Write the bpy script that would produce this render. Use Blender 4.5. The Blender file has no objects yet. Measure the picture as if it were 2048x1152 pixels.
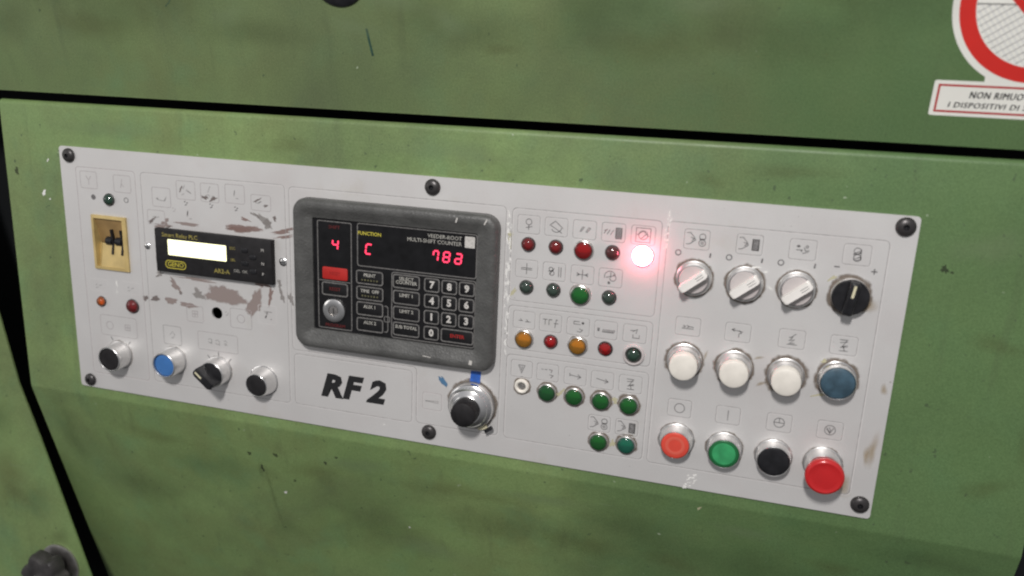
import bpy, bmesh, math, random
from mathutils import Vector, Matrix
from mathutils.geometry import tessellate_polygon
R = math.radians
random.seed(7)
sc = bpy.context.scene
COL = sc.collection
MM = 0.001

# ------------------------------------------------------------------ camera
# panel frame: u to the right, v up, w out of the panel (all mm, origin at the panel's upper left corner)
def P(u, v, w=0.0):
    return Vector((u * MM, -w * MM, v * MM))
cd = bpy.data.cameras.new("camera"); co = bpy.data.objects.new("camera", cd); COL.objects.link(co)
cd.sensor_width = 36.0; cd.sensor_fit = 'HORIZONTAL'; cd.lens = 1660.8 / 2048 * 36.0
cd.clip_start = 0.01; cd.clip_end = 100
cx = Vector((0.96048924, 0.27490194, 0.04346669))        # image right
cy = Vector((0.1117459, -0.23787407, -0.96484651))       # image down
cz = Vector((-0.25489858, 0.93158191, -0.25919465))      # view direction
m3 = Matrix((cx, -cy, -cz)).transposed()
co.matrix_world = Matrix.Translation(P(667.45, 98.09, 687.22)) @ m3.to_4x4()
cd.dof.use_dof = True; cd.dof.focus_distance = 0.76; cd.dof.aperture_fstop = 4.0
sc.camera = co

# ------------------------------------------------------------------ world and lamps (indoor hall)
world = bpy.data.worlds.new("World"); sc.world = world; world.use_nodes = True
nt = world.node_tree; bg = nt.nodes["Background"]
tc = nt.nodes.new("ShaderNodeTexCoord"); sx = nt.nodes.new("ShaderNodeSeparateXYZ"); mr = nt.nodes.new("ShaderNodeMapRange")
mr.inputs[1].default_value = -1; mr.inputs[2].default_value = 1; mr.inputs[3].default_value = 0.0; mr.inputs[4].default_value = 1.0
cr = nt.nodes.new("ShaderNodeValToRGB")
cr.color_ramp.elements[0].color = (0.04, 0.04, 0.04, 1); cr.color_ramp.elements[1].color = (0.62, 0.62, 0.64, 1)
nt.links.new(tc.outputs["Generated"], sx.inputs[0]); nt.links.new(sx.outputs[2], mr.inputs[0])
nt.links.new(mr.outputs[0], cr.inputs[0]); nt.links.new(cr.outputs[0], bg.inputs[0]); bg.inputs[1].default_value = 0.80
def area(name, loc, target, sxm, sym, watts, color=(1, 1, 1), roll=None):
    l = bpy.data.lights.new(name, 'AREA'); l.shape = 'RECTANGLE'; l.size = sxm; l.size_y = sym; l.energy = watts; l.color = color
    o = bpy.data.objects.new(name, l); COL.objects.link(o); o.location = loc
    z = (loc - target).normalized(); y = Vector((0, -1, 0)); x = y.cross(z).normalized(); y = z.cross(x)
    o.matrix_world = Matrix.Translation(loc) @ Matrix((x, y, z)).transposed().to_4x4()
    return o
area("side_lamp", P(-1500, 250, 1100), P(200, -120, 0), 0.9, 0.9, 3.2, (1.0, 0.98, 0.95))
area("ceiling_lamp", P(567, 1080, 1540), P(450, -100, 0), 0.10, 0.22, 32, (1.0, 0.97, 0.95))
sc.view_settings.view_transform = 'Standard'; sc.view_settings.look = 'None'
sc.view_settings.exposure = 0.0; sc.view_settings.gamma = 1.0
sc.render.film_transparent = False
sc.cycles.filter_width = 2.15

# ------------------------------------------------------------------ materials
def pset(b, **k):
    for n, v in k.items():
        n = n.replace('_', ' ')
        if n in b.inputs: b.inputs[n].default_value = v
def mat(name, base, rough=0.5, metal=0.0, spec=0.5, var=0.0, scale=60.0, bump=0.0, bscale=400.0, coat=0.0, rvar=0.0):
    m = bpy.data.materials.new(name); m.use_nodes = True; t = m.node_tree; b = t.nodes["Principled BSDF"]
    c = (*base, 1.0)
    pset(b, Base_Color=c, Roughness=rough, Metallic=metal, Specular_IOR_Level=spec, Coat_Weight=coat, Coat_Roughness=0.08)
    if var or bump or rvar:
        co_ = t.nodes.new("ShaderNodeTexCoord")
    if var:
        n = t.nodes.new("ShaderNodeTexNoise"); n.inputs["Scale"].default_value = scale; n.inputs["Detail"].default_value = 6
        r = t.nodes.new("ShaderNodeValToRGB"); r.color_ramp.elements[0].position = .3; r.color_ramp.elements[1].position = .7
        r.color_ramp.elements[0].color = (*[x * (1 - var) for x in base], 1); r.color_ramp.elements[1].color = (*[min(1, x * (1 + var)) for x in base], 1)
        t.links.new(co_.outputs["Object"], n.inputs["Vector"]); t.links.new(n.outputs["Fac"], r.inputs[0]); t.links.new(r.outputs[0], b.inputs["Base Color"])
    if rvar:
        n3 = t.nodes.new("ShaderNodeTexNoise"); n3.inputs["Scale"].default_value = scale * 2; n3.inputs["Detail"].default_value = 4
        mp = t.nodes.new("ShaderNodeMapRange"); mp.inputs[3].default_value = max(0.02, rough - rvar); mp.inputs[4].default_value = rough + rvar
        t.links.new(co_.outputs["Object"], n3.inputs["Vector"]); t.links.new(n3.outputs["Fac"], mp.inputs[0]); t.links.new(mp.outputs[0], b.inputs["Roughness"])
    if bump:
        n2 = t.nodes.new("ShaderNodeTexNoise"); n2.inputs["Scale"].default_value = bscale; n2.inputs["Detail"].default_value = 4
        bp = t.nodes.new("ShaderNodeBump"); bp.inputs["Strength"].default_value = bump; bp.inputs["Distance"].default_value = 0.001
        t.links.new(co_.outputs["Object"], n2.inputs["Vector"]); t.links.new(n2.outputs["Fac"], bp.inputs["Height"]); t.links.new(bp.outputs[0], b.inputs["Normal"])
    return m
def emit(name, col, strength):
    m = bpy.data.materials.new(name); m.use_nodes = True; b = m.node_tree.nodes["Principled BSDF"]
    pset(b, Base_Color=(*col, 1), Roughness=.3, Emission_Color=(*col, 1), Emission_Strength=strength)
    return m

def green_paint(name, wear=0.0):  # wear raises the olive and dark share, so the whole coat darkens
    m = bpy.data.materials.new(name); m.use_nodes = True; t = m.node_tree; b = t.nodes["Principled BSDF"]; L = t.links
    tc = t.nodes.new("ShaderNodeTexCoord")
    def noise(scale, detail, rough=.55, dist=0.0, vec=None):
        n = t.nodes.new("ShaderNodeTexNoise"); n.inputs["Scale"].default_value = scale; n.inputs["Detail"].default_value = detail
        n.inputs["Roughness"].default_value = rough; n.inputs["Distortion"].default_value = dist
        L.new(vec or tc.outputs["Object"], n.inputs["Vector"]); return n.outputs["Fac"]
    def ramp(fac, a, c, p0=.35, p1=.65):
        r = t.nodes.new("ShaderNodeValToRGB"); e = r.color_ramp.elements; e[0].position = p0; e[1].position = p1
        e[0].color = (*a, 1); e[1].color = (*c, 1); L.new(fac, r.inputs[0]); return r.outputs[0]
    def mix(f, a, c, mode='MIX'):
        n = t.nodes.new("ShaderNodeMix"); n.data_type = 'RGBA'; n.blend_type = mode
        for s, v in ((0, f), (6, a), (7, c)):
            if hasattr(v, 'is_output'): L.new(v, n.inputs[s])
            else: n.inputs[s].default_value = v if s == 0 else (*v, 1)
        return n.outputs[2]
    base = ramp(noise(7, 5), (.158, .240, .088), (.200, .285, .108))
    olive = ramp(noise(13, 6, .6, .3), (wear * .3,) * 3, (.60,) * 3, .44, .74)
    c1 = mix(olive, base, (.145, .172, .066))
    teal = ramp(noise(21, 4), (0, 0, 0), (.35, .35, .35), .52, .75)
    c2 = mix(teal, c1, (.130, .265, .125))
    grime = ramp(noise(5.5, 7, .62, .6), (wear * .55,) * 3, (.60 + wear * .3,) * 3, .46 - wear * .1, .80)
    c3 = mix(grime, c2, (.075, .094, .052))
    sx = t.nodes.new("ShaderNodeSeparateXYZ"); L.new(tc.outputs["Object"], sx.inputs[0])      # green goes deeper and darker towards the right
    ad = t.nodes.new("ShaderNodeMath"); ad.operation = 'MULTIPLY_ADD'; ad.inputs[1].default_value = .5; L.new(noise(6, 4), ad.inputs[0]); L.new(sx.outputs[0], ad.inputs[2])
    deep_green = ramp(ad.outputs[0], (0, 0, 0), (.75, .75, .75), .80, 1.15)
    c3 = mix(deep_green, c3, (.078, .150, .056))
    speck = ramp(noise(160, 2), (0, 0, 0), (.8, .8, .8), .70, .76)
    c4 = mix(speck, c3, (.060, .090, .045))
    chip = ramp(noise(115, 2, .5), (0, 0, 0), (.7, .7, .7), .765, .79)
    c5 = mix(chip, c4, (.36, .42, .30))
    mpv = t.nodes.new("ShaderNodeMapping"); mpv.inputs["Scale"].default_value = (60, 60, 4.5); L.new(tc.outputs["Object"], mpv.inputs[0])
    c5 = mix(ramp(noise(1.0, 4, .6, 0, mpv.outputs[0]), (0, 0, 0), (.22, .22, .22), .60, .72), c5, (.070, .090, .045))      # fine oil runs
    mps = t.nodes.new("ShaderNodeMapping"); mps.inputs["Scale"].default_value = (14, 14, 520); mps.inputs["Rotation"].default_value = (0, R(24), 0); L.new(tc.outputs["Object"], mps.inputs[0])
    c5 = mix(ramp(noise(1.0, 2, .5, 0, mps.outputs[0]), (0, 0, 0), (.35, .35, .35), .74, .77), c5, (.26, .33, .20))          # fine scratches
    grain = ramp(noise(620, 3, .75), (.80, .82, .80), (1.16, 1.14, 1.18), .3, .7)
    c6 = mix(1.0, c5, grain, 'MULTIPLY')
    L.new(c6, b.inputs["Base Color"])
    mp = t.nodes.new("ShaderNodeMapRange"); mp.inputs[3].default_value = .34; mp.inputs[4].default_value = .62
    L.new(noise(30, 5), mp.inputs[0]); L.new(mp.outputs[0], b.inputs["Roughness"]); pset(b, Specular_IOR_Level=.4)
    bp = t.nodes.new("ShaderNodeBump"); bp.inputs["Strength"].default_value = .12; bp.inputs["Distance"].default_value = .001
    L.new(noise(260, 3), bp.inputs["Height"]); L.new(bp.outputs[0], b.inputs["Normal"])
    return m
def panel_paint(name):
    m = bpy.data.materials.new(name); m.use_nodes = True; t = m.node_tree; b = t.nodes["Principled BSDF"]; L = t.links
    tc = t.nodes.new("ShaderNodeTexCoord")
    def noise(scale, detail, rough=.55):
        n = t.nodes.new("ShaderNodeTexNoise"); n.inputs["Scale"].default_value = scale; n.inputs["Detail"].default_value = detail; n.inputs["Roughness"].default_value = rough
        L.new(tc.outputs["Object"], n.inputs["Vector"]); return n.outputs["Fac"]
    def ramp(fac, a, c, p0, p1):
        r = t.nodes.new("ShaderNodeValToRGB"); e = r.color_ramp.elements; e[0].position = p0; e[1].position = p1
        e[0].color = (*a, 1); e[1].color = (*c, 1); L.new(fac, r.inputs[0]); return r.outputs[0]
    def mix(f, a, c, mode='MIX'):
        n = t.nodes.new("ShaderNodeMix"); n.data_type = 'RGBA'; n.blend_type = mode
        for s, v in ((0, f), (6, a), (7, c)):
            if hasattr(v, 'is_output'): L.new(v, n.inputs[s])
            else: n.inputs[s].default_value = v if s == 0 else (*v, 1)
        return n.outputs[2]
    base = ramp(noise(9, 4), (.590, .577, .566), (.650, .638, .626), .3, .7)
    pink = ramp(noise(22, 5), (0, 0, 0), (.5, .5, .5), .52, .8)
    c1 = mix(pink, base, (.585, .545, .535))
    yel = ramp(noise(17, 6, .65), (0, 0, 0), (.6, .6, .6), .60, .82)
    c2 = mix(yel, c1, (.53, .505, .44))
    speck = ramp(noise(210, 2), (0, 0, 0), (.55, .55, .55), .735, .76)
    c3 = mix(speck, c2, (.22, .20, .18))
    grain = ramp(noise(1300, 3, .7), (.93, .93, .93), (1.06, 1.06, 1.06), .3, .7)
    c4 = mix(1.0, c3, grain, 'MULTIPLY')
    L.new(c4, b.inputs["Base Color"])
    mp = t.nodes.new("ShaderNodeMapRange"); mp.inputs[3].default_value = .38; mp.inputs[4].default_value = .52
    L.new(noise(35, 5), mp.inputs[0]); L.new(mp.outputs[0], b.inputs["Roughness"]); pset(b, Specular_IOR_Level=.5, Metallic=.28)
    bp = t.nodes.new("ShaderNodeBump"); bp.inputs["Strength"].default_value = .06; bp.inputs["Distance"].default_value = .001
    L.new(noise(700, 3), bp.inputs["Height"]); L.new(bp.outputs[0], b.inputs["Normal"])
    return m
def stain_mat(name, base, cover=1.0, soft=.5, scale=220, amp=.9, rough=.6):
    m = bpy.data.materials.new(name); m.use_nodes = True; t = m.node_tree; b = t.nodes["Principled BSDF"]; L = t.links
    pset(b, Base_Color=(*base, 1), Roughness=rough, Specular_IOR_Level=.3)
    at = t.nodes.new("ShaderNodeAttribute"); at.attribute_name = 'fade'
    tc = t.nodes.new("ShaderNodeTexCoord"); n = t.nodes.new("ShaderNodeTexNoise"); n.inputs["Scale"].default_value = scale; n.inputs["Detail"].default_value = 5
    L.new(tc.outputs["Object"], n.inputs["Vector"])
    ma = t.nodes.new("ShaderNodeMath"); ma.operation = 'MULTIPLY_ADD'; ma.inputs[1].default_value = amp; L.new(n.outputs["Fac"], ma.inputs[0]); L.new(at.outputs["Fac"], ma.inputs[2])
    mp = t.nodes.new("ShaderNodeMapRange"); mp.interpolation_type = 'SMOOTHSTEP'
    mp.inputs[1].default_value = .5 + amp * .5 - soft * .5; mp.inputs[2].default_value = .5 + amp * .5 + soft * .5; mp.inputs[4].default_value = cover
    L.new(ma.outputs[0], mp.inputs[0])
    tr = t.nodes.new("ShaderNodeBsdfTransparent"); mx = t.nodes.new("ShaderNodeMixShader")
    L.new(mp.outputs[0], mx.inputs[0]); L.new(tr.outputs[0], mx.inputs[1]); L.new(b.outputs[0], mx.inputs[2])
    L.new(mx.outputs[0], [q for q in t.nodes if q.type == 'OUTPUT_MATERIAL'][0].inputs[0])
    return m
def lens_mat(name, col, gloss=0.10):
    m = bpy.data.materials.new(name); m.use_nodes = True; t = m.node_tree; L = t.links
    for n in list(t.nodes):
        if n.type == 'BSDF_PRINCIPLED': t.nodes.remove(n)
    out = [n for n in t.nodes if n.type == 'OUTPUT_MATERIAL'][0]
    tr = t.nodes.new("ShaderNodeBsdfTransparent"); tr.inputs[0].default_value = (*col, 1)
    df = t.nodes.new("ShaderNodeBsdfDiffuse"); df.inputs[0].default_value = (*[x * .5 for x in col], 1)
    m1 = t.nodes.new("ShaderNodeMixShader"); m1.inputs[0].default_value = .30
    L.new(tr.outputs[0], m1.inputs[1]); L.new(df.outputs[0], m1.inputs[2])
    gl = t.nodes.new("ShaderNodeBsdfGlossy"); gl.inputs["Roughness"].default_value = .11
    fr = t.nodes.new("ShaderNodeFresnel"); fr.inputs[0].default_value = 1.75
    m2 = t.nodes.new("ShaderNodeMixShader"); L.new(fr.outputs[0], m2.inputs[0])
    L.new(m1.outputs[0], m2.inputs[1]); L.new(gl.outputs[0], m2.inputs[2]); L.new(m2.outputs[0], out.inputs[0])
    return m

M = {}
M['green'] = green_paint("green_paint"); M['green_olive'] = green_paint("dark_olive_green_paint", .55)  # upper cover gets the same green mixed darker and more olive
M['panel'] = panel_paint("grey_panel_paint")
M['black_void'] = mat("dark_interior", (.010, .011, .012), .9, spec=.1)
M['line'] = mat("grey_print", (.30, .29, .285), .6, var=.35, scale=220)
M['line_pale'] = mat("pale_print_highlight", (.63, .61, .60), .45)  # faint print, and the painted highlight beside embossed lines
M['ink'] = mat("dark_ink", (.14, .135, .135), .6, var=.5, scale=300)
M['ink_faint'] = mat("faint_ink", (.38, .35, .35), .6, var=.2, scale=300)
M['black_letter'] = mat("black_lettering", (.012, .012, .013), .5)
M['alu'] = mat("satin_aluminium", (.78, .77, .76), .33, 1.0, var=.06, scale=150, rvar=.10)
M['chrome'] = mat("polished_metal", (.80, .79, .78), .20, 1.0, rvar=.08)
M['dull_metal'] = mat("dull_metal", (.50, .48, .46), .42, 1.0, var=.15, scale=200)
M['screw'] = mat("black_oxide_steel", (.060, .056, .056), .36, .55, bump=.1)
M['black'] = mat("black_plastic", (.014, .014, .016), .36, spec=.35, var=.3, scale=120, rvar=.1)
M['worn_rubber'] = mat("worn_grey_rubber", (.036, .033, .033), .48, var=.5, scale=60, rvar=.2, bump=.4, bscale=150)
M['black_matt'] = mat("matt_black_plastic", (.015, .014, .015), .6, spec=.25, var=.3, scale=150)
M['case'] = mat("textured_grey_casting", (.078, .078, .075), .44, var=.22, scale=55, bump=.55, bscale=420, rvar=.12)
M['face'] = mat("black_faceplate", (.009, .009, .010), .34, spec=.25, var=.25, scale=90, rvar=.1)
M['key'] = mat("black_key", (.010, .010, .011), .45, spec=.25, var=.3, scale=200)
M['key_line'] = mat("grey_key_print", (.135, .130, .125), .55, var=.3, scale=400)
M['legend'] = mat("pale_legend", (.52, .50, .47), .5, var=.15, scale=500)
M['legend_dim'] = mat("dim_legend", (.34, .33, .30), .55, var=.3, scale=500)
M['olive_dots'] = mat("olive_print", (.10, .095, .045), .6, var=.4, scale=500)
M['red_dim'] = mat("dark_red_print", (.10, .008, .008), .5)
M['red_print'] = mat("red_print", (.30, .012, .010), .5)
M['red_key'] = mat("red_key", (.42, .018, .014), .42, var=.08, scale=120)
M['yellow_print'] = mat("yellow_print", (.50, .43, .05), .5)
M['yellow_dim'] = mat("dim_yellow_print", (.30, .25, .06), .55, var=.3, scale=400)
M['white_plastic'] = mat("cream_plastic", (.77, .73, .66), .42, var=.07, scale=90, rvar=.12)
M['white_knob'] = mat("pale_grey_plastic", (.50, .46, .45), .38, var=.05, scale=80)
M['white_bar'] = mat("white_plastic", (.82, .79, .75), .36)
M['cream'] = mat("cream_mark", (.62, .58, .40), .5)
M['blue'] = mat("blue_plastic", (.045, .16, .42), .45, var=.08, scale=90)
M['blue_grey'] = mat("dirty_blue_plastic", (.045, .088, .122), .42, var=.35, scale=110)
M['red_cap'] = mat("orange_red_plastic", (.66, .070, .045), .36, var=.05, scale=120)
M['red_cap_in'] = mat("paler_red_plastic", (.66, .11, .075), .40)
M['green_cap'] = mat("dark_green_plastic", (.012, .130, .040), .32)
M['green_cap_in'] = mat("green_plastic", (.040, .31, .115), .34, var=.25, scale=90)
M['mushroom'] = mat("red_plastic", (.52, .014, .016), .26, coat=.5, var=.05, scale=90)
M['gold'] = mat("yellow_gold_plastic", (.50, .375, .155), .42, var=.15, scale=70)
M['gold_dark'] = mat("brown_gold_plastic", (.30, .19, .075), .5, var=.15, scale=70)
M['blue_tape'] = mat("blue_tape", (.02, .10, .42), .5, var=.25, scale=220)
M['blue_pen'] = stain_mat("blue_pen", (.08, .19, .33), .9, .5, 250, .9)
M['pen'] = mat("dark_green_pen", (.020, .060, .040), .5, var=.5, scale=180)
M['scuff'] = stain_mat("brown_scuff", (.30, .235, .215), .68, .55, 300, 1.0)
M['scuff_grey'] = stain_mat("grey_scuff", (.27, .25, .235), .62, .6, 260, 1.0)
M['scuff_dark'] = stain_mat("dark_scuff", (.17, .14, .13), .75, .5, 300, 1.0)
M['scuff_red'] = stain_mat("reddish_scuff", (.25, .165, .145), .70, .55, 300, 1.0)
M['glue'] = stain_mat("dried_glue", (.58, .55, .36), .75, .5, 260, .9, .3)
M['white_fleck'] = stain_mat("white_fleck", (.82, .81, .78), .9, .4, 350, 1.1, .3)
M['rust'] = stain_mat("rust_stain", (.38, .29, .17), .50, 1.1, 90, .6)
M['sticker'] = mat("sticker_white", (.74, .735, .68), .42, var=.04, scale=30)
M['sticker_red'] = mat("sticker_red", (.56, .022, .016), .42, var=.06, scale=40)
M['sticker_dkred'] = mat("sticker_dark_red", (.40, .025, .025), .45)
M['sticker_grey'] = mat("sticker_pale_grey", (.66, .66, .63), .45)
M['grime'] = stain_mat("dark_grime", (.050, .062, .028), .16, 1.1, 38, .75)
M['grime_brown'] = stain_mat("brown_grime", (.105, .088, .030), .15, 1.1, 38, .75)
M['grime_spot'] = stain_mat("grime_spot", (.030, .034, .022), .55, .5, 200, .7)
M['paler'] = stain_mat("rubbed_paint", (.24, .32, .17), .26, 1.1, 38, .75)
M['dirt'] = stain_mat("collar_dirt", (.17, .135, .105), .75, .7, 200, 1.3)
M['reflector'] = mat("lamp_reflector", (.80, .80, .78), .35)
M['lamp_rim'] = mat("lamp_rim_metal", (.60, .58, .56), .28, 1.0)
M['dark_rim'] = mat("dark_lamp_rim", (.05, .045, .045), .45)
M['lens_red'] = lens_mat("red_lens", (.74, .03, .035))
M['lens_red_dull'] = lens_mat("dull_red_lens", (.50, .055, .06))
M['lens_red_dark'] = lens_mat("dark_red_lens", (.30, .12, .12))
M['lens_amber'] = lens_mat("amber_lens", (.95, .50, .06))
M['lens_orange'] = lens_mat("orange_lens", (.95, .30, .05))
M['lens_green'] = lens_mat("green_lens", (.05, .40, .09))
M['lens_green_mid'] = lens_mat("mid_green_lens", (.05, .32, .10))
M['lens_teal'] = lens_mat("teal_lens", (.05, .44, .30))
M['lens_green_dark'] = lens_mat("dark_green_lens", (.11, .22, .16))
M['lens_grey_green'] = lens_mat("grey_green_lens", (.17, .24, .20))
M['lit'] = emit("lit_red_lamp", (1.0, .15, .23), 66.0)
M['lcd'] = emit("lit_display", (1.0, .98, .60), 1.08)
M['led'] = emit("lit_red_segment", (1.0, .05, .12), 1.25)

# ------------------------------------------------------------------ mesh helpers (all mm; local x = u, -y = w, z = v)
class MB:
    def __init__(s): s.v = []; s.f = []; s.m = []; s.fade = {}
    def add(s, vs, fs, mi=0):
        o = len(s.v); s.v += vs; s.f += [[i + o for i in f] for f in fs]; s.m += [mi] * len(fs)
    def poly(s, pts, w, mi=0):                     # flat n-gon facing out of the panel
        a = sum(p[0] * q[1] - q[0] * p[1] for p, q in zip(pts, pts[1:] + pts[:1]))
        pts = pts if a > 0 else pts[::-1]
        s.add([(x, y, w) for x, y in pts], [list(range(len(pts)))], mi)
    def patch(s, pts, w, core=.55):                          # blob with a rim that fades out (attribute 'fade')
        n = len(pts); c = (sum(p[0] for p in pts) / n, sum(p[1] for p in pts) / n); o = len(s.v)
        vs = [(c[0], c[1], w)] + [(c[0] + (x - c[0]) * core, c[1] + (y - c[1]) * core, w) for x, y in pts] + [(x, y, w) for x, y in pts]
        s.add(vs, [[0, 1 + i, 1 + (i + 1) % n] for i in range(n)] + [[1 + i, 1 + n + i, 1 + n + (i + 1) % n, 1 + (i + 1) % n] for i in range(n)])
        for k in range(n + 1): s.fade[o + k] = 1.0 if (core > .3 or k == 0) else 1.0 - core
    def ribbon(s, pts, width, w, closed=False, mi=0):
        n = len(pts); vs = []
        for i in range(n):
            p = Vector(pts[i]); a = Vector(pts[i - 1]) if (i > 0 or closed) else None; b = Vector(pts[(i + 1) % n]) if (i < n - 1 or closed) else None
            d1 = (p - a).normalized() if a is not None and (p - a).length > 1e-6 else None
            d2 = (b - p).normalized() if b is not None and (b - p).length > 1e-6 else None
            d1 = d1 or d2 or Vector((1, 0)); d2 = d2 or d1
            t = (d1 + d2); t = t.normalized() if t.length > 1e-3 else d1
            nn = Vector((-t.y, t.x)); k = width / 2 / max(.45, nn.dot(Vector((-d1.y, d1.x))))
            vs += [(*(p + nn * k), w), (*(p - nn * k), w)]
        fs = []
        for i in range(n if closed else n - 1):
            j = (i + 1) % n; fs.append([2 * i, 2 * i + 1, 2 * j + 1, 2 * j])
        s.add(vs, fs, mi)
    def prism(s, pts, w0, w1, mi=0, inset=0.0):     # extruded outline, optional chamfer at the front
        a = sum(p[0] * q[1] - q[0] * p[1] for p, q in zip(pts, pts[1:] + pts[:1]))
        if a < 0: pts = pts[::-1]
        n = len(pts); rings = [(pts, w0)]
        if inset:
            c = (sum(p[0] for p in pts) / n, sum(p[1] for p in pts) / n)
            def shrink(k):
                out = []
                for x, y in pts:
                    dx, dy = c[0] - x, c[1] - y
                    out.append((x + math.copysign(min(k, abs(dx)), dx), y + math.copysign(min(k, abs(dy)), dy)))
                return out
            rings += [(pts, w1 - inset), (shrink(inset * .35), w1 - inset * .35), (shrink(inset), w1)]
        else: rings += [(pts, w1)]
        vs = []; fs = []
        for pp, w in rings: vs += [(x, y, w) for x, y in pp]
        for k in range(len(rings) - 1):
            for i in range(n):
                j = (i + 1) % n; fs.append([k * n + i, k * n + j, (k + 1) * n + j, (k + 1) * n + i])
        fs.append([(len(rings) - 1) * n + i for i in range(n)]); fs.append([i for i in range(n)][::-1])
        s.add(vs, fs, mi)
    def box(s, u0, u1, v0, v1, w0, w1, mi=0, inset=0.0): s.prism([(u0, v0), (u1, v0), (u1, v1), (u0, v1)], w0, w1, mi, inset)
    def lathe(s, prof, n=40, c=(0, 0), mi=0, f=None):   # prof: (r, w); f(angle) scales r
        vs = []; fs = []; idx = []
        for r, w in prof:
            if r < 1e-6: idx.append([len(vs)] * n); vs.append((c[0], c[1], w))
            else:
                idx.append(list(range(len(vs), len(vs) + n)))
                for i in range(n):
                    a = 2 * math.pi * i / n; k = f(a) if f else 1
                    vs.append((c[0] + r * k * math.cos(a), c[1] + r * k * math.sin(a), w))
        for k in range(len(prof) - 1):
            for i in range(n):
                j = (i + 1) % n; q = [idx[k][i], idx[k][j], idx[k + 1][j], idx[k + 1][i]]
                qq = []
                for x in q:
                    if x not in qq: qq.append(x)
                if len(qq) > 2: fs.append(qq)
        s.add(vs, fs, mi)
    def holed(s, loops, w0, w1, mi=0):
        flat = [p for l in loops for p in l]
        tris = tessellate_polygon([[Vector((x, y, 0)) for x, y in l] for l in loops]); n = len(flat)
        vs = [(x, y, w1) for x, y in flat] + [(x, y, w0) for x, y in flat]; fs = []
        for t in tris:
            a, b, c = (Vector(flat[i]) for i in t)
            t = list(t) if (b - a).cross(c - a) > 0 else list(t)[::-1]
            fs.append(t); fs.append([i + n for i in t[::-1]])
        o = 0
        for l in loops:
            for i in range(len(l)):
                j = (i + 1) % len(l); fs.append([o + i, o + j, o + j + n, o + i + n])
            o += len(l)
        s.add(vs, fs, mi)
    def build(s, name, mats, parent=None, smooth=True, recalc=True, angle=35):
        me = bpy.data.meshes.new(name)
        me.from_pydata([(x * MM, -w * MM, y * MM) for x, y, w in s.v], [], s.f)
        for mm in (mats if isinstance(mats, (list, tuple)) else [mats]): me.materials.append(M[mm] if isinstance(mm, str) else mm)
        me.polygons.foreach_set("material_index", s.m)
        if recalc:
            b = bmesh.new(); b.from_mesh(me); bmesh.ops.recalc_face_normals(b, faces=b.faces); b.to_mesh(me); b.free()
        me.polygons.foreach_set("use_smooth", [smooth] * len(me.polygons))
        if smooth: me.set_sharp_from_angle(angle=R(angle))
        if s.fade:
            at = me.attributes.new('fade', 'FLOAT', 'POINT'); at.data.foreach_set('value', [s.fade.get(i, 0.0) for i in range(len(s.v))])
        me.update()
        o = bpy.data.objects.new(name, me); COL.objects.link(o)
        if parent: o.parent = parent
        return o
def rr(cx, cy, w, h, r, n=4):
    out = []
    for sx_, sy_, a0 in ((1, 1, 0), (-1, 1, 90), (-1, -1, 180), (1, -1, 270)):
        for k in range(n + 1):
            a = R(a0 + 90 * k / n); out.append((cx + sx_ * (w / 2 - r) + r * math.cos(a), cy + sy_ * (h / 2 - r) + r * math.sin(a)))
    return out
def circ(cx, cy, r, n=24, a0=0, a1=360):
    full = abs(a1 - a0) >= 360
    return [(cx + r * math.cos(R(a0 + (a1 - a0) * k / (n if full else n - 1))), cy + r * math.sin(R(a0 + (a1 - a0) * k / (n if full else n - 1)))) for k in range(n)]
def thing(name, label, cat, u=0, v=0, w=0, group=None):
    o = bpy.data.objects.new(name, None); COL.objects.link(o); o.location = P(u, v, w); o.empty_display_size = .01
    tag(o, label, cat, group); return o
def tag(o, label, cat, group=None):
    o['label'] = label; o['category'] = cat
    if group: o['group'] = group
    return o
def text(name, body, size, u, v, w, mt, parent, align='CENTER', shear=0.0, fat=0.0, sx_=1.0, sp=1.0, strike=0.0):
    cu = bpy.data.curves.new(name, 'FONT'); cu.body = body; cu.size = size * MM; cu.align_x = align; cu.align_y = 'CENTER'
    cu.shear = shear; cu.offset = fat * MM; cu.resolution_u = 2; cu.space_character = sp
    t = bpy.data.objects.new(name, cu); COL.objects.link(t)
    bpy.context.view_layer.update()
    me = bpy.data.meshes.new_from_object(t.evaluated_get(bpy.context.evaluated_depsgraph_get()))
    bpy.data.objects.remove(t); bpy.data.curves.remove(cu)
    for vv in me.vertices:
        x, y = vv.co.x * sx_, vv.co.y
        vv.co = Vector((x + u * MM, -w * MM, y + v * MM))
    if strike:                                     # heavier print: second pass a little to the side
        b = bmesh.new(); b.from_mesh(me); k = len(b.verts); b.from_mesh(me); b.verts.ensure_lookup_table()
        for vv in b.verts[k:]: vv.co.x += strike * MM; vv.co.z += strike * .4 * MM; vv.co.y -= .012 * MM
        b.to_mesh(me); b.free()
    me.materials.clear(); me.materials.append(M[mt]); me.name = name
    o = bpy.data.objects.new(name, me); COL.objects.link(o)
    if parent: o.parent = parent
    return o

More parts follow.
